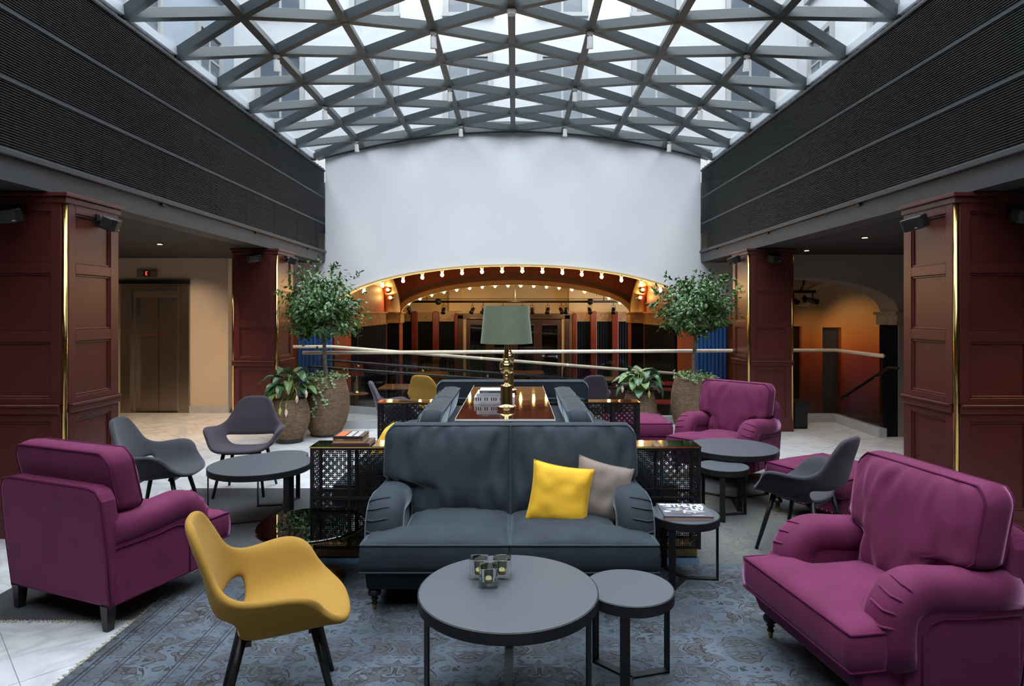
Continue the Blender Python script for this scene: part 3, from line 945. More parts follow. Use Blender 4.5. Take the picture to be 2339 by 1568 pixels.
facade('white courtyard house wall straight ahead beyond the glass roof', 'courtyard_building', (-7.2, 16.35, 4.0), 0, 14.4, 8.0, 'facade_white', 6, 3)
# ================================================================== COLUMNS
def make_column():
    """panelled square column, inner corner at local (0,0); body spans x 0..0.62 (away from the room), y 0..0.6"""
    t = empty('column')
    S = 0.62
    core = MB().box(.02, S - .02, .02, S - .02, 0, 2.46).build('core', 'oxblood', t)
    zs = [(2.378, 2.006), (1.93, 1.51), (1.43, 1.02), (0.85, 0.2)]
    def panel_face(fn):
        # fn(u, d, z) -> point ; u along the face 0..S, d proud of the core (0..), z up
        def pb(u0, u1, d0, d1, z0, z1):
            c = [fn(u, d, z) for z in (z0, z1) for d in (d0, d1) for u in (u0, u1)]
            xs = [p[0] for p in c]; ys = [p[1] for p in c]; zz = [p[2] for p in c]
            return (min(xs), max(xs), min(ys), max(ys), min(zz), max(zz))
        st = MB()
        st.box(*pb(0.03, .105, 0, .022, 0.12, 2.46)); st.box(*pb(S - .1, S, 0, .022, 0.12, 2.46))
        edges = [2.46] + [v for z in zs for v in z] + [0.12]
        for k in range(0, len(edges), 2):
            st.box(*pb(.105, S - .1, 0, .022, edges[k + 1], edges[k]))
        st.build('frame', 'oxblood', t, bevel=0.003)
        for (za, zb) in zs:
            mo = MB()
            for (u0, u1, z0, z1) in ((.105, S - .1, za - .016, za), (.105, S - .1, zb, zb + .016), (.105, .121, zb, za), (S - .116, S - .1, zb, za)):
                mo.box(*pb(u0, u1, 0, .014, z0, z1))
            mo.build('moulding', 'oxblood', t, bevel=0.004)
            MB().box(*pb(.121, S - .116, -.004, .003, zb + .016, za - .016)).build('panel', 'oxblood', t)
        MB().box(*pb(0.03, S, 0, .04, .905, .975)).box(*pb(.03, S, 0, .052, .955, .975)).build('dado_rail', 'oxblood', t, bevel=0.006)
        MB().box(*pb(0.03, S, 0, .035, 0, .13)).build('skirting', 'oxblood', t, bevel=0.006)
    panel_face(lambda u, d, z: (u, .02 - d, z))            # towards the camera
    panel_face(lambda u, d, z: (.02 - d, u, z))            # towards the room
    panel_face(lambda u, d, z: (S - u, S - .02 + d, z))    # far side
    MB().box(-.035, S + .02, -.035, S + .035, 2.485, 2.515).box(-.015, S, -.015, S + .015, 2.44, 2.485).build('cornice', 'oxblood', t, bevel=0.005)
    MB().tube([(.012, .012, 0.0), (.012, .012, 2.44)], .019, 12).build('brass_corner', 'brass', t, smooth=True)
    MB().tube([(S - .012, .012, 0.0), (S - .012, .012, 2.44)], .017, 12).build('brass_corner', 'brass', t, smooth=True)
    return t
col_r = make_column()
tag(col_r, 'large oxblood panelled column with brass corner behind the right-hand front armchair', 'column')
col_r.location = (3.2, 4.645, 0)
index_kids(col_r)
c2 = dup(col_r, (3.2, 8.78, 0), 0, 'oxblood panelled column standing behind the purple armchair at far right')
def mirror_column(loc, label):
    c = empty('column', loc)
    for ch in KIDS[col_r.name]:
        me = ch.data.copy()
        for v in me.vertices: v.co.x = -v.co.x
        me.flip_normals()
        o = link(ch.name.split('.')[0], me, c)
        for md in ch.modifiers:
            m2 = o.modifiers.new('bevel', 'BEVEL'); m2.width = md.width; m2.segments = 2; m2.limit_method = 'ANGLE'; m2.angle_limit = md.angle_limit
    tag(c, label, 'column')
    return c
mirror_column((-3.27, 4.645, 0), 'large oxblood panelled column with brass corner behind the left purple armchair')
mirror_column((-3.27, 8.78, 0), 'oxblood panelled column between the lift and the left potted tree')
# ---- loudspeakers on the columns
def make_speaker():
    t = empty('speaker')
    MB().box(-.025, .025, -.012, 0, -.05, .05).build('bracket', 'black_metal', t)
    MB().tube([(0, -.01, 0), (0, -.05, -.005)], .012, 8).build('ball_joint', 'black_metal', t, smooth=True)
    rot = Matrix.Translation((0.02, -.09, -.02)) @ Matrix.Rotation(R(22), 4, 'X') @ Matrix.Rotation(R(18), 4, 'Z')
    b = MB().prism([(-.085, .05), (.085, .05), (.095, -.03), (.06, -.06), (-.06, -.06), (-.095, -.03)], -.05, .05)
    b.xf(rot).build('cabinet', 'black_plastic', t, bevel=0.01)
    MB().box(.035, .055, -.0625, -.06, -.035, -.029).xf(rot).build('badge', 'white_plastic', t)
    return t
spk = make_speaker(); tag(spk, '', 'speaker')
index_kids(spk)
def spot_spk(loc, u, label, first=[True]):
    if first[0]:
        first[0] = False
        spk.location = loc; spk.rotation_euler = (0, 0, face(u)); spk['label'] = label
        return
    dup(spk, loc, face(u), label)
spot_spk((-3.27, 5.0, 2.36), (1, 0), 'black loudspeaker on the room side of the near left column')
spot_spk((-3.63, 4.64, 2.36), (0, -1), 'black loudspeaker on the shadowed front of the near left column')
spot_spk((3.2, 5.0, 2.36), (-1, 0), 'black loudspeaker on the room side of the near right column')
spot_spk((3.6, 4.64, 2.36), (0, -1), 'black loudspeaker on the front of the near right column')
spot_spk((-3.27, 9.12, 2.40), (1, 0), 'black loudspeaker on the room side of the far left column')
spot_spk((-3.57, 8.775, 2.40), (0, -1), 'black loudspeaker on the front of the far left column')
spot_spk((3.2, 9.12, 2.40), (-1, 0), 'black loudspeaker on the room side of the far right column')
spot_spk((3.5, 8.775, 2.40), (0, -1), 'black loudspeaker on the front of the far right column')

# ================================================================== CUSHION GEOMETRY
def pad(rows, nx, h, crown=0.03, bulge=0.012, T=None, seed=0, wrinkle=0.0, crown_b=None, pw=3.0):
    """closed cushion. rows: (y, xl, xr). T maps (x,y,z)->point. returns (MB, top_loop, bottom_loop)"""
    ny = len(rows)
    crown_b = crown if crown_b is None else crown_b
    T = T or (lambda x, y, z: (x, y, z))
    def pt(i, j, s):
        y, xl, xr = rows[i]
        u = j / (nx - 1); v = i / (ny - 1)
        x = xl + (xr - xl) * u
        eu = 1 - abs(2 * u - 1) ** pw; ev = 1 - abs(2 * v - 1) ** pw
        e = (max(0, eu) * max(0, ev)) ** 0.6
        z = h / 2 + (crown if s > 0 else crown_b) * e
        if wrinkle and s > 0:
            edge = (1 - e) * e * 4
            z += wrinkle * edge * noise.noise(Vector((x * 16 + seed, y * 5, seed))) * 1.6
            z += wrinkle * .5 * e * noise.noise(Vector((x * 3 + seed, y * 3, seed + 5)))
        return (x, y, s * z)
    top = [[pt(i, j, 1) for j in range(nx)] for i in range(ny)]
    bot = [[pt(i, j, -1) for j in range(nx)] for i in range(ny)]
    idx = [(0, j) for j in range(nx)] + [(i, nx - 1) for i in range(1, ny)] + [(ny - 1, j) for j in range(nx - 2, -1, -1)] + [(i, 0) for i in range(ny - 2, 0, -1)]
    L = len(idx)
    tl = [top[i][j] for i, j in idx]; bl = [bot[i][j] for i, j in idx]
    rings = []
    NB = 3
    def outn(k):
        a = Vector(tl[k - 1][:2]); b = Vector(tl[(k + 1) % L][:2])
        d = (b - a)
        if d.length < 1e-6: return Vector((0, 0))
        d.normalize()
        return Vector((d.y, -d.x))
    N = [outn(k) for k in range(L)]
    for r in range(1, NB + 1):
        t = r / (NB + 1)
        b = bulge * math.sin(PI * t)
        rings.append([(tl[k][0] + N[k].x * b, tl[k][1] + N[k].y * b, tl[k][2] * (1 - t) + bl[k][2] * t) for k in range(L)])
    vs = [T(*p) for r in top for p in r]
    fs = []
    for i in range(ny - 1):
        for j in range(nx - 1):
            fs.append((i * nx + j, i * nx + j + 1, (i + 1) * nx + j + 1, (i + 1) * nx + j))
    ob = len(vs)
    vs += [T(*p) for r in bot for p in r]
    for i in range(ny - 1):
        for j in range(nx - 1):
            fs.append((ob + (i + 1) * nx + j, ob + (i + 1) * nx + j + 1, ob + i * nx + j + 1, ob + i * nx + j))
    lev = [[i * nx + j for i, j in idx]]
    for rg in rings:
        o = len(vs); vs += [T(*p) for p in rg]; lev.append([o + k for k in range(L)])
    lev.append([ob + i * nx + j for i, j in idx])
    for a, b in zip(lev, lev[1:]):
        for k in range(L):
            fs.append((a[k], b[k], b[(k + 1) % L], a[(k + 1) % L]))
    mb = MB().add(vs, fs)
    return mb, [T(*p) for p in tl], [T(*p) for p in bl]
def pipe(loops, mname, name, parent, r=0.006):
    mb = MB()
    for lp in loops:
        mb.tube(lp, r, 6, closed=True)
    return mb.build(name, mname, parent, smooth=True, fix=False)
def lin(a, b, n): return [a + (b - a) * k / (n - 1) for k in range(n)]

TURN = [(0.008, 0.0), (0.010, 0.004), (0.013, 0.03)]
def turned_leg(parent, x, y, H=0.13):
    prof = [(0.013, .03), (.018, .034), (.018, .04), (.012, .045), (.014, .055), (.022, .062), (.013, .068), (.018, .074), (.034, .085), (.037, .1), (.03, .112), (.022, .117), (.022, H)]
    l = MB().lathe(prof, 16, (x, y, 0)).build('leg', 'ebony', parent, smooth=True)
    MB().lathe([(0.007, 0), (0.011, .003), (.014, .03), (.014, .034)], 12, (x, y, 0)).build('brass_tip', 'brass', l, smooth=True)
def block_leg(parent, x, y, H=0.13):
    v = MB().add([(x - .018, y - .018, 0), (x + .018, y - .018, 0), (x + .018, y + .018, 0), (x - .018, y + .018, 0), (x - .027, y - .027, H), (x + .027, y - .027, H), (x + .027, y + .027, H), (x - .027, y + .027, H)],
                 [(0, 3, 2, 1), (4, 5, 6, 7), (0, 1, 5, 4), (1, 2, 6, 5), (2, 3, 7, 6), (3, 0, 4, 7)])
    v.build('leg', 'ebony', parent)

def make_seating(name, W, seats, fab, pipem, aw, ear, nose):
    """rolled-arm sofa or armchair. faces -Y, centre of the footprint at the origin, 0.84 deep"""
    t = empty(name)
    hw = W / 2; inn = hw - aw
    # base: rail that tucks in towards the floor
    pr = [(-.36, .25), (-.37, .2), (-.345, .14), (-.33, .12), (.31, .12), (.31, .25)]
    mb = MB(); n = len(pr)
    bw = hw - .035
    vs = [(-bw, y, z) for y, z in pr] + [(bw, y, z) for y, z in pr]
    mb.add(vs, [tuple(range(n)), tuple(range(n, 2 * n))[::-1]] + [(i, n + i, n + (i + 1) % n, (i + 1) % n) for i in range(n)])
    mb.build('base', fab, t, bevel=0.015)
    nm = MB()
    k = int(W / 0.05)
    for i in range(k + 1):
        x = -bw + .03 + (2 * bw - .06) * i / k
        nm.sphere((x, -.338, .147), .0065, 8, 4)
    stuff(nm.build('nailhead_trim', 'brass_dark', t, smooth=True))
    # outside back, leaning a little, and its piping
    def bk(x, y, z): return (x, y + (z - .2) * 0.10, z)
    nb = 9
    P = []
    out = [(-hw + .03, .12), (-hw + .02, .45), (-hw + .03, .68), (-hw + .06, .735), (-hw + .12, .75), (hw - .12, .75), (hw - .06, .735), (hw - .03, .68), (hw - .02, .45), (hw - .03, .12)]
    mbk = MB(); m = len(out)
    vs = [bk(x, .265, z) for x, z in out] + [bk(x, .36, z) for x, z in out]
    mbk.add(vs, [tuple(range(m)), tuple(range(m, 2 * m))[::-1]] + [(i, m + i, m + (i + 1) % m, (i + 1) % m) for i in range(m)])
    mbk.build('back_frame', fab, t, bevel=0.02)
    mp = MB().tube([bk(x * (1 - .006 / hw), .354, min(z, .746)) for x, z in out], .006, 6)
    mp.build('piping', pipem, t, smooth=True)
    # arms
    for s in (-1, 1):
        xc = s * (hw - aw / 2)
        path = [(xc, .33, .505), (xc, .2, .505), (xc, .05, .515), (xc, -.05, .525)]
        cy, cz, r = -.075, .40, .125
        for a in range(0, 91, 9):
            path.append((xc, cy - r * math.sin(R(a)), cz + r * math.cos(R(a))))
        path += [(xc, cy - r - .003, .34), (xc, cy - r, .25)]
        ha, hb = aw / 2, .085
        def prof(i, ha=ha, hb=hb):
            g = 1.0
            pts = []
            for q in range(20):
                a = 2 * PI * q / 20
                ca, sa = math.cos(a), math.sin(a)
                pts.append((ha * math.copysign(abs(ca) ** 0.78, ca) * g, hb * math.copysign(abs(sa) ** 0.85, sa) * g))
            return pts
        arm = MB().sweep(path, prof, fixed_side=(1, 0, 0)).build('arm', fab, t, smooth=True)
        # inner and outer arm panels below the roll
        x0, x1 = xc - aw / 2 + .02, xc + aw / 2 - .02
        MB().box(x0, x1, -.19, .33, .13, .5).build('arm_panel', fab, t, bevel=0.01)
        pl = MB()
        for q, a in enumerate((28, 46, 64, 82)):
            yy = cy - (r + hb * .97) * math.sin(R(a)); zz = cz + (r + hb * .97) * math.cos(R(a))
            seg = []
            for e in range(13):
                u = -1 + 2 * e / 12
                ww = (abs(u) ** 3.2)
                rr = r + hb * (1 - ww) ** 0.4 * .985
                aa = R(a + 5 * (1 - abs(u - s * 0.5)) )
                seg.append((xc + u * (ha - .004), cy - rr * math.sin(aa), cz + rr * math.cos(aa)))
            keep = seg[4:] if s > 0 else seg[:9]
            pl.tube(keep, [0.001] + [0.006] * (len(keep) - 2) + [0.001], 6)
        pl.build('pleats', fab, arm, smooth=True)
        sx = s * (hw - .018)
        pp = [(xc + s * (aw / 2 - .017), .33, .425), (xc + s * (aw / 2 - .017), .1, .425), (xc + s * (aw / 2 - .017), -.03, .435), (xc + s * (aw / 2 - .017), -.085, .42), (xc + s * (aw / 2 - .017), -.115, .38), (xc + s * (aw / 2 - .018), -.12, .25), (xc + s * (aw / 2 - .018), -.12, .14)]
        MB().tube(pp, .005, 6).build('piping', pipem, arm, smooth=True)
    # seat cushions (T shaped: the nose runs out in front of the arms)
    cw = 2 * inn / seats
    for q in range(seats):
        xl_in = -inn + q * cw + .004; xr_in = xl_in + cw - .008
        rows = []
        for y in lin(-.42, .2, 26):
            f = 1 - sstep(-.265, -.2, y)
            xl = xl_in - (f * (nose - inn) if q == 0 else 0)
            xr = xr_in + (f * (nose - inn) if q == seats - 1 else 0)
            rows.append((y, xl, xr))
        mb, tl, bl = pad(rows, 26, .145, .06, .008, lambda x, y, z: (x, y, z + .322), seed=q * 7 + seats, wrinkle=.006, crown_b=0.0, pw=2.6)
        sc_ = mb.build('seat_cushion', fab, t, smooth=True, fix=False)
        pipe([tl, bl], pipem, 'piping', sc_)
    # back cushions with ears over the arms
    lean = R(13)
    ec = ear
    cw = 2 * ec / seats
    for q in range(seats):
        rows = []
        for v in lin(0, .545, 26):
            f = sstep(.17, .235, v)
            e = inn + (ec - inn) * f
            rnd = .05 * max(0, (v - .47) / .075) ** 2
            xl = -e + .0 if q == 0 else 0.003 - 0
            xr = e if q == seats - 1 else -0.003
            if q == 0: xl += rnd
            if q == seats - 1: xr -= rnd
            if seats == 1: xl, xr = -e + rnd, e - rnd
            rows.append((v, xl, xr))
        def Tb(x, v, z):
            # v up along the lean, z forward (towards -Y)
            return (x, .165 + v * math.sin(lean) - z * math.cos(lean), .385 + v * math.cos(lean) + z * -math.sin(lean) * -1 * .25)
        mb, tl, bl = pad(rows, 48, .14, .06, .014, Tb, seed=q * 11 + 3, wrinkle=.022, crown_b=.01, pw=2.8)
        bc = mb.build('back_cushion', fab, t, smooth=True)
        pipe([tl, bl], pipem, 'piping', bc)
    for s in (-1, 1):
        turned_leg(t, s * (hw - .075), -.3)
        block_leg(t, s * (hw - .075), .33)
    return t
# ---- four blue sofas round the island
sofa = make_seating('sofa', 1.64, 2, 'velvet_blue', 'velvet_blue_pipe', .215, .785, .80)
sofa.location = (-.03, 3.82, 0)
tag(sofa, 'blue-grey velvet two-seat sofa facing the camera with yellow and taupe pillows', 'sofa', 'velvet sofas set back to back')
index_kids(sofa)
dup(sofa, (-.885, 5.38, 0), face((-1, 0)), 'blue-grey velvet sofa left of the lamp table, facing left')
dup(sofa, (.735, 5.38, 0), face((1, 0)), 'blue-grey velvet sofa right of the lamp table, facing right')
dup(sofa, (-.03, 6.99, 0), face((0, 1)), 'blue-grey velvet sofa beyond the lamp table, seen from behind')
# ---- purple armchairs
arm_c = make_seating('armchair', .86, 1, 'velvet_purple', 'velvet_purple_pipe', .19, .37, .405)
arm_c.location = (1.638, 2.915, 0); arm_c.rotation_euler = (0, 0, face((-.987, -.16)))
tag(arm_c, 'large purple velvet armchair cut off by the lower right corner', 'armchair', 'purple rolled-arm chairs')
index_kids(arm_c)
dup(arm_c, (-2.31, 3.74, 0), face((.37, .93)), 'purple velvet armchair seen from behind at lower left')
dup(arm_c, (2.10, 6.42, 0), face((-.72, -.69)), 'purple velvet armchair behind the large round table, before the right tree')
# ---- purple ottomans
def make_ottoman(S=.68):
    t = empty('ottoman')
    h = S / 2
    MB().box(-h + .02, h - .02, -h + .02, h - .02, .13, .27).build('base', 'velvet_purple', t, bevel=0.02)
    rows = [(y, -h, h) for y in lin(-h, h, 22)]
    mb, tl, bl = pad(rows, 22, .13, .05, .012, lambda x, y, z: (x, y, z + .34), seed=9, wrinkle=.008, crown_b=0, pw=2.2)
    c = mb.build('seat_cushion', 'velvet_purple', t, smooth=True, fix=False)
    pipe([tl, bl], 'velvet_purple_pipe', 'piping', c)
    nm = MB()
    for i in range(15):
        a = -h + .05 + (S - .1) * i / 14
        for (x, y) in ((a, -h + .018), (a, h - .018), (-h + .018, a), (h - .018, a)):
            nm.sphere((x, y, .15), .006, 6, 4)
    stuff(nm.build('nailhead_trim', 'brass_dark', t, smooth=True))
    for sx in (-1, 1):
        for sy in (-1, 1):
            turned_leg(t, sx * (h - .06), sy * (h - .06))
    return t
ott = make_ottoman()
ott.location = (2.53, 5.12, 0); ott.rotation_euler = (0, 0, face((-.89, -.45)))
tag(ott, 'purple velvet ottoman behind the dark shell chair on the right', 'ottoman', 'purple ottomans')
index_kids(ott)
dup(ott, (1.40, 7.42, 0), 0, 'purple velvet ottoman behind the far metal console, before the small planter')

# ---- organic shell chairs
def make_shell_chair(name, wool):
    t = empty(name)
    def H(rows): return rows
    A = [
        [(0, -.285, .405), (.13, -.28, .405), (.215, -.25, .418), (.262, -.2, .455), (.287, -.16, .505), (.31, -.14, .535)],
        [(0, -.24, .412), (.135, -.235, .412), (.225, -.2, .428), (.275, -.15, .485), (.303, -.115, .55), (.345, -.10, .575)],
        [(0, -.10, .395), (.14, -.10, .398), (.232, -.09, .425), (.283, -.06, .50), (.312, -.04, .572), (.362, -.035, .592)],
        [(0, .02, .38), (.14, .02, .385), (.225, .02, .415), (.275, .03, .495), (.302, .045, .563), (.345, .05, .582)],
        [(0, .11, .372), (.135, .105, .378), (.205, .1, .405), (.255, .105, .49), (.28, .12, .556), (.305, .128, .575)],
        [(0, .165, .385), (.12, .155, .388), (.175, .135, .41), (.235, .15, .488), (.258, .17, .555), (.272, .178, .59)],
    ]
    # band that wraps round behind the opening (cols 3..5 continue), then the upper back
    Bk = [
        [(.195, .198, .482), (.215, .218, .555), (.228, .222, .625)],
        [(.11, .222, .472), (.118, .245, .555), (.128, .262, .64)],
        [(0, .23, .47), (0, .255, .555), (0, .272, .645)],
    ]
    U = [  # upper back rows for the columns: side, mid, centre
        [(.198, .255, .70), (.12, .292, .715), (0, .302, .72)],
        [(.16, .29, .775), (.10, .318, .785), (0, .325, .79)],
        [(.115, .312, .82), (.075, .332, .83), (0, .337, .833)],
    ]
    verts = []; idx = {}
    def vid(p):
        key = (round(p[0], 4), round(p[1], 4), round(p[2], 4))
        if key not in idx:
            idx[key] = len(verts); verts.append(p)
        return idx[key]
    quads = []
    def q(a, b, c, d):
        quads.append([a, b, c, d])
    for i in range(5):
        for j in range(5):
            q(A[i][j], A[i][j + 1], A[i + 1][j + 1], A[i + 1][j])
    last = [A[5][3], A[5][4], A[5][5]]
    for r in Bk:
        for j in range(2):
            q(last[j], last[j + 1], r[j + 1], r[j])
        last = r
    tops = [Bk[0][2], Bk[1][2], Bk[2][2]]
    for row in U:
        for j in range(2):
            q(tops[j], tops[j + 1], row[j + 1], row[j])
        tops = row
    fs = []
    for sgn in (1, -1):
        for Q in quads:
            ids = [vid((p[0] * sgn if p[0] else 0.0, p[1], p[2])) for p in Q]
            fs.append(tuple(ids) if sgn > 0 else tuple(ids[::-1]))
    mb = MB(); mb.v = [tuple(v) for v in verts]; mb.f = fs
    o = mb.build('shell', wool, t, smooth=True, fix=True)
    sd = o.modifiers.new('solid', 'SOLIDIFY'); sd.thickness = 0.036; sd.offset = 0.0; sd.use_even_offset = False
    ss = o.modifiers.new('sub', 'SUBSURF'); ss.levels = 2; ss.render_levels = 2
    for sx in (-1, 1):
        for sy in (-1, 1):
            top = (sx * .15, sy * .13, .39); foot = (sx * .215, sy * .225, 0.0)
            MB().tube([foot, tuple((Vector(top) * .5 + Vector(foot) * .5)), top], [.0115, .015, .0175], 10).build('leg', 'ebony', t, smooth=True)
    MB().box(-.16, .16, -.15, -.11, .365, .385).box(-.16, .16, .1, .14, .352, .372).build('underframe', 'ebony', t)
    return t
ch_y = make_shell_chair('shell_chair', 'wool_yellow')
ch_y.location = (-.976, 2.643, 0); ch_y.rotation_euler = (0, 0, face((.94, .342)))
tag(ch_y, 'mustard yellow wool shell chair in the foreground beside the round table', 'chair', 'shell chairs')
index_kids(ch_y)
dup(ch_y, (-1.10, 8.5, 0), face((.35, .94)), 'mustard yellow shell chair far back, left of the rear sofa')
ch_c = make_shell_chair('shell_chair', 'wool_charcoal')
ch_c.location = (1.98, 4.40, 0); ch_c.rotation_euler = (0, 0, face((-.65, .76)))
tag(ch_c, 'dark charcoal shell chair facing away in front of the purple ottoman', 'chair', 'shell chairs')
ch_g = make_shell_chair('shell_chair', 'wool_grey')
ch_g.location = (-2.74, 4.955, 0); ch_g.rotation_euler = (0, 0, face((.99, .12)))
tag(ch_g, 'slate grey shell chair in profile beside the near left column', 'chair', 'shell chairs')
ch_a = make_shell_chair('shell_chair', 'wool_aubergine')
ch_a.location = (-2.47, 5.86, 0); ch_a.rotation_euler = (0, 0, face((.12, -1)))
tag(ch_a, 'aubergine grey shell chair facing the camera before the small left planter', 'chair', 'shell chairs')
index_kids(ch_a)
dup(ch_a, (-1.38, 7.55, 0), face((1, .2)), 'aubergine shell chair in profile just beyond the far console')
dup(ch_a, (.93, 8.5, 0), face((-.3, .95)), 'aubergine shell chair whose rounded back peeks over the rear sofa')

# ---- round dark tables on three legs
def make_round_table(name, r, z, legs, m_top='table_top'):
    t = empty(name)
    MB().lathe([(r - .03, z - .045), (r, z - .045), (r, z - .001), (r - .004, z)], 56).build('rim', 'table_rim', t, smooth=True, angle=40)
    MB().lathe([(r - .006, z - .002), (r - .006, z + .0012)], 56).build('table_top', m_top, t)
    fw, ft = .028, .006
    for a in legs:
        c, s = math.cos(R(a)), math.sin(R(a))
        rot = Matrix.Rotation(R(a), 3, 'Z')
        MB().cbox((c * (r - .012), s * (r - .012), (z - .045) / 2), (.007, .042, z - .045), rot).build('leg', 'table_rim', t)
        MB().cbox((c * (r - .012) / 2, s * (r - .012) / 2, .006), (r - .012, .036, .006), rot).build('foot_bar', 'table_rim', t)
    return t
def rt(x, y, r, z, legs, label, name='coffee_table'):
    t = make_round_table(name, r, z, legs)
    t.location = (x, y, 0)
    tag(t, label, 'table', 'round dark tables')
    return t
rt(-.03, 2.744, .386, .45, (90, 210, 330), 'large round dark coffee table with three glass candle holders')
rt(.51, 2.867, .20, .405, (135, 15, 255), 'small round dark side table tucked under the candle table', 'side_table')
rt(1.04, 3.93, .21, .40, (235, 355, 115), 'small round dark side table carrying the photo book', 'side_table')
rt(1.91, 5.62, .386, .455, (20, 140, 260), 'large round dark coffee table in front of the far purple armchair')
rt(1.68, 5.16, .20, .40, (10, 130, 250), 'small round dark side table beside the near console end', 'side_table')
rt(-2.0, 5.02, .386, .45, (200, 320, 80), 'large round dark coffee table between the grey shell chairs')
rt(-1.98, 5.44, .21, .42, (190, 310, 70), 'small round dark side table half hidden behind the left coffee table', 'side_table')
# smoked glass table with brass pole
g = thing('glass_table', 'round smoked glass table on a brass pole left of the front sofa', 'table', (-1.24, 3.9, 0))
MB().lathe([(.32, .335), (.324, .339), (.324, .345), (.32, .349)], 64).build('glass_top', 'smoke_glass', g, smooth=True, angle=40)
MB().lathe([(.317, .329), (.326, .329), (.326, .3345), (.317, .3345)], 64).build('rim', 'brass_dark', g, smooth=True, angle=40)
MB().lathe([(.02, .02), (.02, .332), (.06, .334)], 20).build('pole', 'brass', g, smooth=True, angle=40)
MB().lathe([(.2, 0), (.2, .012), (.19, .016), (.03, .02)], 48).build('base', 'brass', g, smooth=True, angle=40)

# ---- perforated metal consoles
PIT, PW, PH = 0.0132, 18, 24
def perforated_mesh():
    mb = MB(); w = .0052; th = .0015
    def center(i, j):
        return (i % 4 == 1 and j % 4 == 1) or (i % 4 == 3 and j % 4 == 3)
    W_, H_ = PW * PIT, PH * PIT
    for i in range(PW + 1):   # vertical bars at the cell borders
        j = 0
        while j < PH:
            if i in (0, PW) or not (center(i - 1, j) or center(i, j)):
                k = j
                while k < PH and (i in (0, PW) or not (center(i - 1, k) or center(i, k))): k += 1
                mb.box(i * PIT - w / 2 - W_ / 2, i * PIT + w / 2 - W_ / 2, -th, 0, j * PIT - w / 2, k * PIT + w / 2)
                j = k
            else: j += 1
    for j in range(PH + 1):
        i = 0
        while i < PW:
            if j in (0, PH) or not (center(i, j - 1) or center(i, j)):
                k = i
                while k < PW and (j in (0, PH) or not (center(k, j - 1) or center(k, j))): k += 1
                mb.box(i * PIT - w / 2 - W_ / 2, k * PIT + w / 2 - W_ / 2, -th * .8, -th * .2, j * PIT - w / 2, j * PIT + w / 2)
                i = k
            else: i += 1
    return mb.mesh('perforated_panel', 'black_metal')
PERF = perforated_mesh()
def make_console(loc, label):
    t = thing('console', label, 'console', loc, 0)
    L, D, Hc = 2.6, .21, .741
    ncol = 10
    st = L / ncol
    fr = MB()
    zl = [.075, .40, .73]
    for yy in (0, D - .016):
        for k in range(ncol + 1):
            x = -L / 2 + k * st
            a = x - .010 if 0 < k < ncol else (x if k == 0 else x - .02)
            fr.box(a, a + .02, yy, yy + .016, .06, .735)
        for z in zl:
            fr.box(-L / 2, L / 2, yy + .001, yy + .015, z - .012, z + .008)
    for sx in (-L / 2, L / 2 - .02):
        for z in zl:
            fr.box(sx + .002, sx + .018, .016, D - .016, z - .012, z + .008)
    fr.build('frame', 'black_metal', t)
    for yy in (.008, D - .008):
        for k in range(ncol):
            for z in (.08, .405):
                o = link('perforated_panel', PERF, t)
                o.location = (-L / 2 + (k + .5) * st, yy, z + .0)
                o.scale = (1.0, 1, 1.0)
    for sx in (-L / 2 + .008, L / 2 - .008):
        for z in (.08, .405):
            o = link('perforated_panel', PERF, t)
            o.location = (sx, D / 2, z); o.rotation_euler = (0, 0, R(90)); o.scale = (.72, 1, 1)
    MB().box(-L / 2 + .02, L / 2 - .02, .02, D - .02, .005, .065).build('plinth', 'brass_dark', t)
    MB().box(-L / 2 - .004, L / 2 + .004, -.004, D + .004, .735, .743).build('top_edge', 'brass', t)
    MB().box(-L / 2 + .004, L / 2 - .004, .004, D - .004, .743, .7445).build('mirror_top', 'brass_mirror', t)
    return t
make_console((-.065, 4.25, .0065), 'perforated black metal console with brass top behind the front sofa')
make_console((-.065, 6.33, .0065), 'perforated black metal console with brass top at the far end of the side sofas')

# ---- lacquered lamp table in the island
lt = thing('lamp_table', 'long dark brown lacquered table carrying two brass lamps', 'table', (-.071, 5.49, 0))
MB().box(-.35, .35, -1.01, 1.06, .866, .89).build('table_top', 'lacquer', lt)
MB().box(-.352, .352, -1.014, -1.01, .876, .8905).box(-.352, -.35, -1.01, 1.06, .876, .8905).box(.35, .352, -1.01, 1.06, .876, .8905).build('edge_trim', 'white_plastic', lt)
MB().box(-.345, .345, -1.0, .80, .0065, .866).build('body', 'velvet_blue', lt)
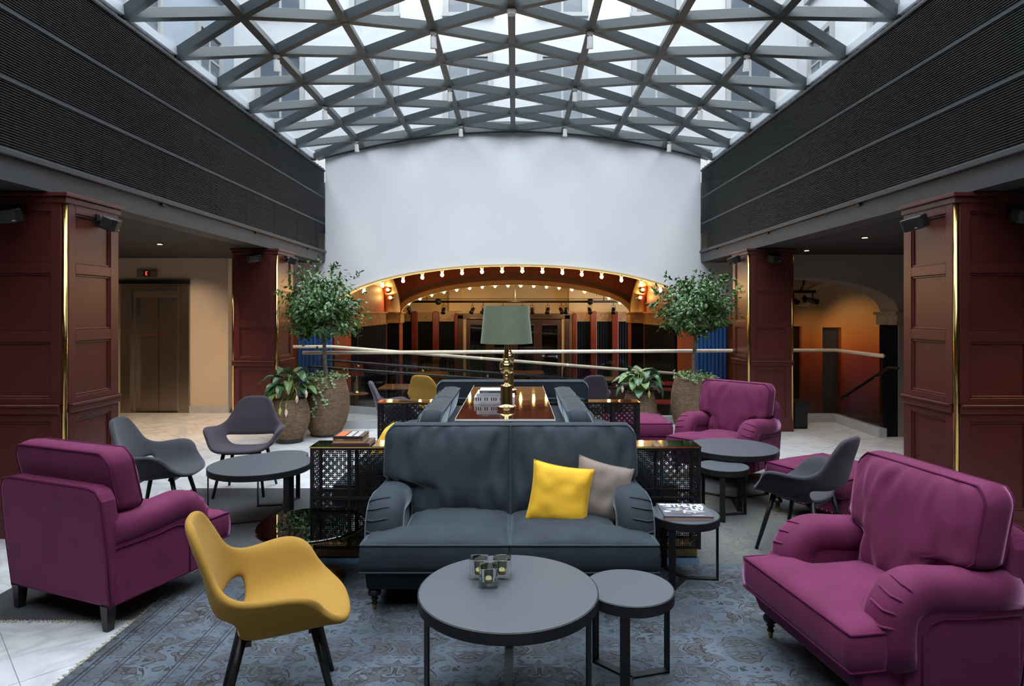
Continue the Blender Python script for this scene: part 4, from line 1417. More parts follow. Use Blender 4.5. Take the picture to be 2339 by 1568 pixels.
# brass table lamps
def make_lamp():
    t = empty('table_lamp')
    prof = [(.066, 0), (.07, .006), (.07, .016), (.074, .02), (.074, .03), (.066, .036), (.05, .042), (.046, .05), (.046, .185), (.044, .19), (.02, .2), (.011, .212)]
    MB().lathe(prof, 40).build('base', 'gold', t, smooth=True, angle=50)
    MB().lathe([(.011, .205), (.012, .235), (.024, .25), (.026, .262), (.02, .274), (.013, .282)], 24).build('collar', 'gold', t, smooth=True)
    MB().sphere((0, 0, .333), .056, 32, 20, 1.0).build('ball', 'gold', t, smooth=True)
    MB().lathe([(.016, .38), (.026, .386), (.026, .394), (.019, .399)], 24).build('collar', 'gold', t, smooth=True)
    MB().lathe([(.017, .395), (.017, .47), (.012, .53), (.009, .6), (.009, .78)], 16).build('stem', 'gold', t, smooth=True, angle=40)
    sh = MB().lathe([(.2, .515), (.172, .803)], 64, caps=False).lathe([(.196, .515), (.168, .803)], 64, caps=False)
    sh.lathe([(.2, .515), (.196, .515)], 64, caps=False).lathe([(.172, .803), (.168, .803)], 64, caps=False)
    s = sh.build('lamp_shade', 'lampshade', t, smooth=True, fix=False, angle=40)
    MB().lathe([(.168, .797), (.17, .797)], 48, caps=False).tube([(-.17, 0, .795), (.17, 0, .795)], .002, 6).build('shade_ring', 'brass', s)
    return t
lm = make_lamp()
lm.location = (-.068, 4.93, .8903)
tag(lm, 'brass ball lamp with grey-green velvet shade at the near end of the lacquered table', 'lamp', 'brass table lamps')
index_kids(lm)
dup(lm, (-.06, 5.98, .8903), 0, 'brass ball lamp hidden behind the nearer lamp, at the far end of the table')
# ================================================================== RUGS
def rug(label, r, material, fringe_sides='', zt=.004, zb=.0003):
    x0, x1, y0, y1 = r
    t = thing('rug', label, 'rug', ((x0 + x1) / 2, (y0 + y1) / 2, 0))
    w, h = (x1 - x0) / 2, (y1 - y0) / 2
    MB().box(-w, w, -h, h, zb, zt).build('pile', material, t)
    fr = MB()
    def strand(a, b):
        fr.tube([a, ((a[0] + b[0]) / 2 + random.uniform(-.004, .004), (a[1] + b[1]) / 2 + random.uniform(-.004, .004), .004), b], .0022, 4)
    if 'l' in fringe_sides:
        n = int((y1 - y0) / .012)
        for k in range(n):
            y = -h + (k + random.random()) * .012
            strand((-w, y, .004), (-w - random.uniform(.015, .032), y + random.uniform(-.012, .012), .0028))
    if 'f' in fringe_sides:
        n = int((x1 - x0) / .012)
        for k in range(n):
            x = -w + (k + random.random()) * .012
            strand((x, -h, .004), (x + random.uniform(-.012, .012), -h - random.uniform(.015, .032), .0028))
    if fr.v:
        stuff(fr.build('fringe', 'fringe', t, fix=False))
    return t
rg = rug('faded blue oriental rug under the front sofa and round tables', RUGS[0], 'rug_blue', 'l', .0085, .0043)
# ornament bands of the blue rug's left border: woven stripes
w, h = (RUGS[0][1] - RUGS[0][0]) / 2, (RUGS[0][3] - RUGS[0][2]) / 2
bd = MB()
for off, wd in ((.05, .006), (.075, .004), (.17, .004), (.19, .006), (.44, .006), (.46, .004), (.54, .004), (.56, .006)):
    bd.box(-w + off, -w + off + wd, -h, h, .0083, .0092)
bd.build('border_lines', 'cover_dark', rg)
rug('charcoal rug with frayed edge under the left armchair and grey chairs', RUGS[1], 'rug_dark', 'f')
rug('faded grey and ochre rug under the right-hand chairs', RUGS[2], 'rug_faded')
rug('indigo rug lying under the sofa island', RUGS[3], 'rug_indigo')

# ================================================================== PILLOWS
def pillow(label, S, loc, rot, material, seed, group='scatter pillows'):
    n = 24
    P, Q = [], []
    for i in range(n + 1):
        a, b = [], []
        for j in range(n + 1):
            u = -1 + 2 * j / n; v = -1 + 2 * i / n
            # pincushion outline: sides drawn in, corners sharp
            k = 1 - .085 * (1 - u * u) * abs(v) ** 2; k2 = 1 - .085 * (1 - v * v) * abs(u) ** 2
            x = S / 2 * u * k2; y = S / 2 * v * k
            e = ((1 - u ** 4) * (1 - v ** 4)) ** .55
            z = .075 * e + .012 * e * noise.noise(Vector((u * 2.3 + seed, v * 2.3, seed)))
            z += .004 * (1 - e) * noise.noise(Vector((u * 9 + seed, v * 9, 2)))
            a.append((x, y, z)); b.append((x, y, -z * .9))
        P.append(a); Q.append(b)
    mb = MB().grid(P).grid([r[::-1] for r in Q])
    t = thing('pillow', label, 'pillow', loc, 0, group)
    t.rotation_euler = rot
    o = mb.build('cover', material, t, smooth=True, fix=False)
    loop = [P[0][j] for j in range(n + 1)] + [P[i][n] for i in range(1, n + 1)] + [P[n][j] for j in range(n - 1, -1, -1)] + [P[i][0] for i in range(n - 1, 0, -1)]
    MB().tube(loop, .0025, 5, closed=True).build('seam', material, t, smooth=True)
    return t
# local z faces the viewer after a tilt about x
pillow('yellow scatter pillow leaning on the front sofa', .365, (.262, 3.765, .565), (R(70), R(8), R(-6)), 'pillow_yellow', 3)
pillow('taupe linen scatter pillow tucked behind the yellow one', .365, (.525, 3.865, .558), (R(74), R(16), R(10)), 'pillow_taupe', 8)
pillow('yellow scatter pillow on the left side sofa', .40, (-.99, 4.86, .60), (R(62), R(0), R(-78)), 'pillow_yellow', 5)

# ================================================================== CANDLES
def make_candle():
    t = empty('candle_holder')
    S, Hh = .042, .088
    # square block with a round tapered bore, two tiny feet
    n = 32
    sq = []
    for k in range(n):
        a = 2 * PI * k / n + PI / 4
        c, s = math.cos(a), math.sin(a)
        m = max(abs(c), abs(s))
        sq.append((S / 2 * 1.0 * c / m, S / 2 * s / m))
    rings = [[(x, y, .004) for x, y in sq], [(x * 1.03, y * 1.03, Hh - .003) for x, y in sq], [(x, y, Hh) for x, y in sq]]
    def circ(r, z): return [(r * math.cos(2 * PI * k / n + PI / 4), r * math.sin(2 * PI * k / n + PI / 4), z) for k in range(n)]
    rings += [circ(.0192, Hh), circ(.0178, .05), circ(.0165, .03), circ(.013, .025)]
    vs = [p for r in rings for p in r]
    fs = []
    for i in range(len(rings) - 1):
        for k in range(n):
            fs.append((i * n + k, i * n + (k + 1) % n, (i + 1) * n + (k + 1) % n, (i + 1) * n + k))
    fs.append(tuple(range(n))[::-1]); fs.append(tuple(range((len(rings) - 1) * n, len(rings) * n)))
    MB().add(vs, fs).build('glass_block', 'clear_glass', t, bevel=0.0022)
    MB().lathe([(.0125, .0262), (.0158, .031), (.0172, .05), (.0186, .0875)], 28, caps=False).build('refraction_tint', 'refraction_tint_glass', t, smooth=True)  # added liner, tinted to imitate the dark refraction inside the bore
    MB().lathe([(.0125, .0255), (.0125, .037), (.0105, .038)], 20).build('tea_light', 'wax', t, smooth=True, angle=40)
    MB().lathe([(.0006, .038), (.0006, .044)], 6).build('wick', 'print_black', t)
    return t
cd = make_candle()
SCL = 1.85
def put_candle(o, px, py, label):
    Y = 1.2 * FPX / (py - 712); X = (px - 1177) * Y / FPX
    o.location = (X, Y, .4515); o['label'] = label; o.scale = (SCL, SCL, 1.05)
tag(cd, '', 'candle holder', 'glass candle holders on the round table')
index_kids(cd)
c2_ = dup(cd, (0, 0, 0), R(-3)); c3_ = dup(cd, (0, 0, 0), R(2))
put_candle(cd, 1094, 1322, 'square glass candle holder, back left of the three')
put_candle(c2_, 1147, 1322, 'square glass candle holder, back right of the three')
put_candle(c3_, 1116, 1342, 'square glass candle holder in front of the other two')

# ================================================================== BOOKS
def book(label, size, loc, rotz, cover, pages='paper', spine=None, group=None):
    """spine on the -Y side"""
    w, d, h = size
    t = thing('book', label, 'book', loc, rotz, group)
    ct = .0025
    MB().box(-w / 2, w / 2, -d / 2, d / 2, 0, ct).box(-w / 2, w / 2, -d / 2, d / 2, h - ct, h).build('cover', cover, t)
    MB().box(-w / 2, w / 2, -d / 2 - .001, -d / 2 + .003, 0, h).build('spine', spine or cover, t)
    MB().box(-w / 2 + .004, w / 2 - .004, -d / 2 + .003, d / 2 - .004, ct, h - ct).build('page_block', pages, t)
    return t
# photo book: spine on the left (-X), print laid on the cover
pb = thing('book', 'large photo book with white block capitals on a small round table', 'book', (1.035, 3.915, .4015), R(-2.5))
_w, _d, _h = .148, .13, .034
MB().box(-_w, _w, -_d, _d, 0, .0025).box(-_w, _w, -_d, _d, _h - .0025, _h).build('cover', 'cover_grey', pb)
sp_ = MB().box(-_w - .001, -_w + .004, -_d, _d, 0, _h).build('spine', 'cover_grey', pb)
spp = MB()
for k in range(9):
    y = -_d + .014 + k * .027
    spp.box(-_w - .0016, -_w - .0009, y, y + .012 + .006 * (k % 2), .006, _h - .006)
spp.build('spine_print', 'print_white', sp_)
MB().box(-_w + .004, _w - .004, -_d + .004, _d - .004, .0025, _h - .0025).build('page_block', 'paper_tan', pb)
def cover_text(body, size, x, y, sx, mname='print_white'):
    o = lettering('title', body, size, mname, pb, (x, y, _h + .0002), (0, 0, 0), sx)
    return o
def fat(o, k=.004):
    return o
for dx in (0, .0012, .0024, -.0012):   # heavy capitals: strokes widened by overlaid shifts kept in one mesh below
    pass
def heavy_title(body, size, x, y, sx, bold):
    cu = bpy.data.curves.new('txt', 'FONT'); cu.body = body; cu.size = size; cu.extrude = .0003; cu.offset = bold
    cu.align_x = 'CENTER'; cu.align_y = 'CENTER'
    ob = bpy.data.objects.new('txt', cu); COL.objects.link(ob)
    me = bpy.data.meshes.new_from_object(ob.evaluated_get(bpy.context.evaluated_depsgraph_get()))
    bpy.data.objects.remove(ob)
    me.materials.clear(); me.materials.append(MATS['print_white'])
    o = link('title', me, pb); o.location = (x, y, _h + .0004); o.scale = (sx, 1, 1)
heavy_title('STHLMS', .078, .018, .080, .82, .0032)
heavy_title('LIV', .078, .083, .018, .78, .0032)
pm = {'print_grey': [], 'print_skin': [], 'print_straw': [], 'print_white': [], 'print_black': []}
for (m_, x, y, a, b) in (('print_grey', -.06, .01, .12, .05), ('print_grey', .05, -.03, .16, .05), ('print_white', -.11, -.035, .05, .03), ('print_straw', -.03, .03, .03, .014), ('print_straw', -.045, -.01, .03, .02), ('print_skin', -.01, -.05, .016, .05), ('print_skin', .05, -.055, .014, .04), ('print_white', .02, .018, .024, .016), ('print_white', .0, -.02, .022, .03), ('print_black', -.02, -.085, .22, .012), ('print_white', .06, -.105, .1, .006), ('print_skin', .012, -.075, .028, .01), ('print_grey', -.1, .06, .06, .03), ('print_white', -.115, .1, .05, .035)):
    pm[m_].append((x, y, a, b))
for k, (m_, lst) in enumerate(pm.items()):
    mb = MB()
    for (x, y, a, b) in lst:
        pts = [(x + a / 2 * math.cos(q * PI / 4 + .3) * (1 if q % 2 else .8), y + b / 2 * math.sin(q * PI / 4 + .3) * (1 if q % 2 else .85)) for q in range(8)]
        mb.prism(pts, _h + .00005 * (k + 1), _h + .00008 * (k + 1))
    mb.build('cover_print', m_, pb)

# stack on the lamp table (spines towards the camera)
BZ = .8903
b1 = book('thick white book lying lowest in the stack on the lacquered table', (.335, .27, .027), (-.172, 5.345, BZ), 0, 'cover_white', group='books beside the lamp')
lettering('spine_text', 'LIDEN AV MODET', .024, 'print_grey', b1, (-.03, -.1365, .0135), (R(90), 0, 0), .95)
b2 = book('white book with black bars along its spine in the stack beside the lamp', (.33, .26, .032), (-.17, 5.345, BZ + .0275), 0, 'cover_white', group='books beside the lamp')
bars = MB()
for k, x in enumerate((.012, .03, .048, .084, .102, .138, .156, .174, .21, .24, .258, .294)):
    bars.box(-.165 + x, -.165 + x + .008, -.1318, -.131, .002, .030)
bars.build('spine_bars', 'print_black', b2)
b3 = book('pale grey book with engraved capitals on its spine, third from below beside the lamp', (.29, .25, .029), (-.172, 5.345, BZ + .06), 0, 'cover_white', group='books beside the lamp')
lettering('spine_text', 'STOCKHOLMSINSPARE', .024, 'print_grey', b3, (0, -.1265, .0145), (R(90), 0, 0), .98)
b4 = book('small charcoal-spined book on top of the stack beside the lamp', (.22, .2, .023), (-.182, 5.33, BZ + .0895), 0, 'cover_white', spine='cover_grey', group='books beside the lamp')
MB().box(-.09, -.03, -.1018, -.101, .013, .0145).box(-.09, -.04, -.1018, -.101, .007, .0085).build('spine_text', 'print_white', b4)
# stack on the near console
CZ = .7512
book('plum book at the bottom of the stack on the near console', (.253, .2, .018), (-1.10, 4.362, CZ), 0, 'cover_plum', group='books on the console')
q1 = book('sand-coloured book second from below on the near console', (.20, .19, .016), (-1.117, 4.36, CZ + .0185), 0, 'cover_tan', group='books on the console')
q2 = book('brown book third from below on the near console', (.198, .19, .016), (-1.117, 4.36, CZ + .035), 0, 'cover_brown', group='books on the console')
MB().box(-.075, -.03, -.0967, -.0959, .004, .012).box(.07, .08, -.0967, -.0959, .005, .011).build('spine_print', 'cover_tan', q2)
q3 = book('dark book with orange and white cover on top of the console stack', (.20, .195, .014), (-1.117, 4.36, CZ + .0515), 0, 'cover_dark', group='books on the console')
MB().box(-.085, -.025, -.085, .085, .0141, .0145).build('cover_print', 'cover_orange', q3)
mb = MB()
for k in range(4):
    mb.box(-.012, .022, -.09 + k * .046, -.062 + k * .046, .0141, .0146); mb.box(.036, .07, -.09 + k * .046, -.062 + k * .046, .0141, .0146)
mb.build('cover_print', 'print_white', q3)

# ================================================================== PLANTS
def pot_profile(R0, Hh):
    prof = [(R0 * .5, 0.0)]
    base = [(0, .62), (.08, .72), (.2, .86), (.4, .98), (.55, 1.0), (.75, .96), (.9, .87), (1.0, .80)]
    n = int(Hh / .0042)
    for k in range(n + 1):
        t = k / n
        for (a, ra), (b, rb) in zip(base, base[1:]):
            if a <= t <= b:
                s = (t - a) / (b - a); s2 = s
                r = ra + (rb - ra) * s2
                break
        ridge = .010 * abs(math.sin(k * PI / 4))
        prof.append((R0 * r + ridge - .002, t * Hh))
    prof += [(R0 * .80 - .02, Hh), (R0 * .8 - .03, Hh - .06)]
    return prof
def leaf_poly(mb, p, d, n, L, W):
    """small folded leaf from p along d, n approx normal"""
    d = d.normalized(); s = d.cross(n)
    if s.length < 1e-3: s = Vector((1, 0, 0))
    s.normalize(); u = s.cross(d)
    vs = [p, p + d * L * .35 + s * W * .5 - u * L * .04, p + d * L * .35, p + d * L * .35 - s * W * .5 - u * L * .04,
          p + d * L * .75 + s * W * .36 - u * L * .12, p + d * L * .78 - u * L * .06, p + d * L * .75 - s * W * .36 - u * L * .12, p + d * L - u * L * .16]
    mb.add(vs, [(0, 2, 1), (0, 3, 2), (1, 2, 5, 4), (2, 3, 6, 5), (4, 5, 7), (5, 6, 7)])
def rnd_unit(rng):
    while True:
        v = Vector((rng.uniform(-1, 1), rng.uniform(-1, 1), rng.uniform(-1, 1)))
        if .05 < v.length < 1: return v.normalized()
def pot(t, R0, Hh, lift=.02):
    MB().lathe(pot_profile(R0, Hh), 48, (0, 0, lift)).build('pot', 'rope', t, smooth=True)
    MB().lathe([(R0 * .8 - .025, Hh - .05 + lift), (R0 * .8 - .025, Hh - .045 + lift)], 32).build('soil', 'soil', t)
    MB().lathe([(R0 * .64, 0), (R0 * .68, .004), (R0 * .68, lift + .004), (R0 * .6, lift + .008)], 40).build('saucer', 'black_plastic', t, smooth=True, angle=40)
def ivy(t, R0, Hh, seed, trails, lift=.02):
    rng = random.Random(seed)
    mb = MB(); sm = MB()
    def spray(p, n, spread):
        for _ in range(n):
            q = p + Vector((rng.gauss(0, spread), rng.gauss(0, spread), abs(rng.gauss(0, spread * .9))))
            leaf_poly(mb, q, rnd_unit(rng) + Vector((0, 0, .1)), rnd_unit(rng) + Vector((0, 0, 1)), rng.uniform(.03, .05), rng.uniform(.022, .036))
    rim = R0 * .78
    for k in range(34):
        a = rng.uniform(0, 2 * PI); r = rim * math.sqrt(rng.uniform(.15, 1.05))
        spray(Vector((r * math.cos(a), r * math.sin(a), Hh + lift - .01)), 14, .04)
    for (a, ln) in trails:
        a = R(a)
        p = Vector((rim * 1.0 * math.cos(a), rim * 1.0 * math.sin(a), Hh + lift + .02))
        path = [p.copy()]
        n = int(ln / .03)
        for k in range(n):
            z = Hh + lift - k * .03
            t_ = (z - lift) / Hh
            rr = R0 * (1.0 - .2 * max(0, (t_ - .55) / .45) ** 1.6) + .018
            aa = a + .1 * math.sin(k * .8) 
            q = Vector((rr * math.cos(aa), rr * math.sin(aa), z))
            path.append(q)
            for _ in range(2 if k % 2 else 3):
                leaf_poly(mb, q, rnd_unit(rng) + Vector((math.cos(aa), math.sin(aa), -.3)) * .8, Vector((math.cos(aa), math.sin(aa), .6)), rng.uniform(.03, .048), rng.uniform(.024, .036))
        sm.tube(path, .0022, 4)
    o = stuff(mb.build('ivy', 'ivy_leaf', t, fix=False)); o['label'] = 'cream-edged ivy over the rim'
    if sm.v: sm.build('ivy_stems', 'bud_green', t, fix=False)
def make_tree(label, loc, seed, R0, Hh, trunk_h, crown_r, crown_z, trails, tilt=(0, 0)):
    t = thing('potted_tree', label, 'potted tree', loc, 0, 'potted ficus trees')
    pot(t, R0, Hh); ivy(t, R0, Hh, seed, trails)
    rng = random.Random(seed)
    path = [(tilt[0] * k / 8 + .006 * math.sin(k * 1.3), tilt[1] * k / 8, Hh - .03 + (trunk_h - Hh) * k / 8) for k in range(9)]
    MB().tube(path, lin(.03, .022, 9), 10).build('trunk', 'bark', t, smooth=True)
    top = Vector(path[-1])
    br = MB(); lf = MB()
    cc = Vector((tilt[0], tilt[1], crown_z))
    for b in range(120):
        d = rnd_unit(rng); d.z = d.z * .8 + .12
        d.normalize()
        rr = crown_r * (rng.uniform(.75, 1.04) if b % 4 else rng.uniform(.4, .75))
        tip = cc + Vector((d.x * rr, d.y * rr, d.z * rr * .9))
        tip.z -= .10 * (abs(d.x) + abs(d.y)) ** 2 * .6
        mid = (top + tip) / 2 + Vector((0, 0, .07))
        path = [top + (mid - top) * .0, mid, tip, tip + Vector((d.x * .05, d.y * .05, -.055))]
        br.tube(path, [.006, .003, .0016, .001], 4, caps=False)
        n = 34
        for k in range(n):
            s = rng.uniform(.35, 1.0)
            base = mid.lerp(tip, (s - .35) / .65 * 1.05)
            base = base + Vector((rng.gauss(0, .045), rng.gauss(0, .045), rng.gauss(-.01, .04)))
            dd = Vector((d.x * .6, d.y * .6, -.55)) + rnd_unit(rng) * .75
            nn = (base - cc).normalized() + Vector((0, 0, .5)) + rnd_unit(rng) * .5
            leaf_poly(lf, base, dd, nn, rng.uniform(.05, .078), rng.uniform(.026, .040))
    for b in range(26):     # loose sprigs that break the outline
        d = rnd_unit(rng); d.z = abs(d.z) * rng.choice((1, 1, -.4))
        st_ = cc + Vector((d.x, d.y, d.z * .9)) * crown_r * .95
        en = st_ + (d + Vector((0, 0, rng.uniform(-.8, .6)))).normalized() * rng.uniform(.06, .15)
        br.tube([st_, (st_ + en) / 2, en], [.0018, .0014, .0008], 4, caps=False)
        for k in range(8):
            p = st_.lerp(en, k / 7)
            leaf_poly(lf, p, (en - st_).normalized() + rnd_unit(rng) * .9, rnd_unit(rng) + Vector((0, 0, 1)), rng.uniform(.045, .07), rng.uniform(.023, .034))
    br.build('branches', 'bark', t, fix=False)
    stuff(lf.build('foliage', 'ficus_leaf', t, fix=False))
    return t
make_tree('round ficus tree in a rope planter on the left, before the blue pier', (-2.53, 8.55, 0), 11, .30, .74, 1.42, .56, 1.79, [(-100, .5), (-80, .36), (-60, .12)], tilt=(-.04, 0))
make_tree('round ficus tree in a rope planter on the right, behind the armchair', (2.38, 8.55, 0), 23, .29, .75, 1.44, .54, 1.80, [(-75, .16), (-100, .08)], tilt=(.03, 0))

def big_leaf(name, t, p, az, elev, L, W, droop, material):
    """one broad leaf with petiole, midrib crease and drooping tip"""
    n = 9; m = 6
    P = []
    d = Vector((math.cos(az), math.sin(az), 0)); s = Vector((-math.sin(az), math.cos(az), 0))
    pos = Vector(p); ang = elev
    rows = []
    for i in range(n + 1):
        q = i / n
        hw = W / 2 * (math.sin(PI * min(1, q ** .8)) ** .75) * (1 - .15 * q) + .001
        if i == n: hw = .0008
        row = []
        for j in range(m + 1):
            u = -1 + 2 * j / m
            up = d * -math.sin(ang) + Vector((0, 0, math.cos(ang)))
            wob = .01 * math.sin(q * 9 + u * 3)
            row.append(pos + s * (hw * u) + up * (abs(u) ** 1.4 * hw * .38 + wob * abs(u)))
        rows.append(row)
        pos = pos + (d * math.cos(ang) + Vector((0, 0, math.sin(ang)))) * (L / n)
        ang -= droop / n
    mb = MB().grid(rows)
    mb.grid([[q - Vector((0, 0, .0016)) for q in r][::-1] for r in rows])
    o = mb.build(name, material, t, smooth=True, fix=False)
    return o
def make_broad(label, loc, seed, R0, Hh, buds):
    t = thing('potted_plant', label, 'potted plant', loc, 0, 'broad-leaved pot plants')
    pot(t, R0, Hh, .045)
    MB().lathe([(.03, 0), (.03, .04)], 10, (R0 * .45, 0, 0)).lathe([(.03, 0), (.03, .04)], 10, (-R0 * .45, 0, 0)).lathe([(.03, 0), (.03, .04)], 10, (0, -R0 * .45, 0)).lathe([(.03, 0), (.03, .04)], 10, (0, R0 * .45, 0)).build('caster', 'black_plastic', t)
    rng = random.Random(seed)
    stems = MB()
    z0 = Hh + .03
    for k in range(30):
        az = k * 2.39996 + rng.uniform(-.3, .3)
        ring = k / 30
        r = R0 * (.12 + .5 * ring)
        hgt = .30 * (1 - ring * .85) + rng.uniform(0, .06)
        base = Vector((r * math.cos(az), r * math.sin(az), z0 + hgt))
        stems.tube([(.02 * math.cos(az), .02 * math.sin(az), z0 - .05), (r * .6 * math.cos(az), r * .6 * math.sin(az), z0 + hgt * .6), tuple(base)], [.006, .005, .004], 5, caps=False)
        big_leaf('leaf', t, base, az, R(rng.uniform(15, 48) * (1 - ring * .5)), rng.uniform(.22, .34), rng.uniform(.11, .16), R(rng.uniform(70, 125)), 'broad_leaf' if rng.random() < .62 else 'broad_leaf_pale')
    for (az, rr, zz, m_) in buds:
        az = R(az)
        e = Vector((rr * math.cos(az), rr * math.sin(az), zz))
        stems.tube([(0, 0, z0 + .05), (rr * .7 * math.cos(az), rr * .7 * math.sin(az), zz + .15), (rr * math.cos(az), rr * math.sin(az), zz + .09), tuple(e + Vector((0, 0, .04)))], [.004, .004, .0035, .003], 5, caps=False)
        MB().lathe([(.001, -.05), (.012, -.03), (.021, .0), (.019, .02), (.008, .042), (.003, .05)], 10, tuple(e)).build('flower_bud', m_, t, smooth=True)
    stems.build('stems', 'bud_green', t, smooth=True, fix=False)
    return t
make_broad('broad-leaved plant with hanging buds in a small rope pot at left', (-2.86, 8.10, 0), 4, .245, .50, [(-120, .27, .50, 'bud_green'), (-98, .24, .42, 'bud_green'), (-80, .25, .40, 'flower_bud'), (-75, .16, .66, 'flower_bud'), (-30, .3, .62, 'flower_bud'), (-50, .24, .56, 'flower_bud')])
make_broad('broad-leaved plant with a pink bud in a small rope pot at right', (1.68, 8.62, 0), 9, .225, .50, [(-150, .3, .62, 'flower_bud'), (-70, .23, .56, 'bud_green'), (-110, .15, .68, 'flower_bud')])

# ================================================================== RAILINGS
def railing(label, pts, rail_z, base_z, h_glass_top, n_panels):
    t = thing('glass_railing', label, 'railing', (0, 0, 0))
    path = [Vector((x, y, z)) for (x, y), z in zip(pts, rail_z)]
    MB().tube(path, .026, 14).build('handrail', 'pale_wood', t, smooth=True)
    for i in range(len(pts) - 1):
        a = Vector((*pts[i], 0)); b = Vector((*pts[i + 1], 0))
        np_ = n_panels[i]
        d = (b - a); L = d.length; d.normalize(); s = Vector((-d.y, d.x, 0)) * .006
        for k in range(np_):
            t0, t1 = k / np_ + .002, (k + 1) / np_ - .002
            p, q = a.lerp(b, t0), a.lerp(b, t1)
            z0a = base_z[i] + (base_z[i + 1] - base_z[i]) * t0; z0b = base_z[i] + (base_z[i + 1] - base_z[i]) * t1
            z1a = rail_z[i] + (rail_z[i + 1] - rail_z[i]) * t0 - .02; z1b = rail_z[i] + (rail_z[i + 1] - rail_z[i]) * t1 - .02
            vs = []
            for sg in (-1, 1):
                vs += [p + s * sg + Vector((0, 0, z0a + .02)), q + s * sg + Vector((0, 0, z0b + .02)), q + s * sg + Vector((0, 0, z1b)), p + s * sg + Vector((0, 0, z1a))]
            MB().add(vs, [(0, 1, 2, 3), (7, 6, 5, 4), (0, 4, 5, 1), (1, 5, 6, 2), (2, 6, 7, 3), (3, 7, 4, 0)]).build('glass_panel', 'rail_glass', t)
        vs = []
        s2 = s * 8
        for (p, z) in ((a, base_z[i]), (b, base_z[i + 1])):
            for sg in (-1, 1):
                vs += [p + s2 * sg + Vector((0, 0, z)), p + s2 * sg + Vector((0, 0, z + .12))]
        MB().add(vs, [(0, 1, 3, 2), (4, 6, 7, 5), (0, 4, 5, 1), (2, 3, 7, 6), (1, 5, 7, 3), (0, 2, 6, 4)]).build('plinth', 'grey_stone', t)
    return t
railing('long glass railing with pale wood handrail behind the sofas and planters', [(-2.98, 8.96), (3.25, 9.46), (4.80, 9.58), (4.80, 8.34)], [1.07] * 4, [0.0] * 4, 1.0, [5, 2, 1])
railing('sloping glass railing with pale handrail on the far side of the ramp', [(-4.62, 10.52), (-3.02, 10.52), (3.3, 10.52)], [1.07, 1.07, .575], [0.0, 0.0, -.495], 1.0, [1, 5])
def grab_rail(label, p0, p1, n):
    t = thing('grab_rail', label, 'handrail', (0, 0, 0))
    a, b = Vector(p0), Vector(p1)
    MB().tube([a - (b - a).normalized() * .05 + Vector((0, 0, -.0)), a, b], .021, 12).build('rail', 'black_metal', t, smooth=True)
    for k in range(n):
        p = a.lerp(b, (k + .5) / n)
        s = 1 if p0[1] > 9.9 else -1
        MB().tube([p + Vector((0, 0, -.015)), p + Vector((0, 0, -.055)), p + Vector((0, .07 * s, -.065))], .006, 8).tube([p + Vector((0, .065 * s, -.065)), p + Vector((0, .085 * s, -.065))], .018, 12).build('bracket', 'stainless', t, smooth=True)
    return t
grab_rail('black grab rail on the far side of the ramp', (-3.1, 10.40, .86), (3.25, 10.40, .37), 6)
grab_rail('black grab rail on the near side of the ramp', (-2.9, 9.12, .86), (3.2, 9.62, .37), 6)
hr = thing('stair_handrail', 'black stair handrail sloping down behind the right glass panel', 'handrail', (0, 0, 0))
MB().tube([(5.05, 8.42, .90), (5.0, 8.55, .90), (4.95, 9.7, .33)], .02, 10).build('rail', 'black_metal', hr, smooth=True)
for f in (.15, .8):
    p = Vector((5.0, 8.55, .9)).lerp(Vector((4.95, 9.7, .33)), f)
    MB().tube([p, p + Vector((0, 0, -.06)), p + Vector((-.1, 0, -.07))], .006, 8).build('bracket', 'stainless', hr, smooth=True)

# ================================================================== BULBS ALONG THE ARCHES
BULB = MB().sphere((0, 0, -.085), .03, 12, 8, 1.1).mesh('globe', 'bulb_lit', True)
BULB_OFF = MB().sphere((0, 0, -.085), .026, 12, 8, 1.1).mesh('globe', 'bulb_off', True)
SOCK = MB().lathe([(.034, 0.0), (.034, -.012), (.02, -.055), (.012, -.06)], 14).mesh('socket', 'white_plastic', True)
def bulb(loc, label, group, scale=1.0, lit=True):
    t = thing('marquee_bulb', label, 'light bulb', loc, 0, group)
    link('socket', SOCK, t); link('globe', BULB if lit else BULB_OFF, t)
    t.scale = (scale, scale, scale)
ORD = ['first', 'second', 'third', 'fourth', 'fifth', 'sixth', 'seventh', 'eighth', 'ninth', 'tenth', 'eleventh', 'twelfth', 'thirteenth', 'fourteenth', 'fifteenth', 'sixteenth', 'seventeenth', 'eighteenth']
for kb, px in enumerate((790, 832, 874, 921, 965, 1010, 1055.5, 1101, 1147, 1193, 1239, 1284.5, 1328.7, 1374, 1419, 1464, 1508)):
    X = (px - 1177) * (WY + .05) / FPX
    bulb((X, WY + .04, arch_z(X) - .015), 'glowing bulb, %s from the left in the outer row under the white wall' % ORD[kb], 'bulbs of the outer arch')
for kb, zx in enumerate((504, 570, 640, 713, 788, 865, 940, 1016, 1092, 1168, 1245, 1321, 1396, 1471, 1547, 1620, 1692, 1757)):
    px = zx / 2.599 + 740
    X = (px - 1177) * 15.55 / FPX
    lit = zx != 1620
    bulb((X, 15.55, arch2(X) - .03), ('glowing bulb, %s from the left in the inner row along the second arch' % ORD[kb]) if lit else 'single unlit bulb in the inner arch row', 'bulbs of the inner arch', 1.0, lit)
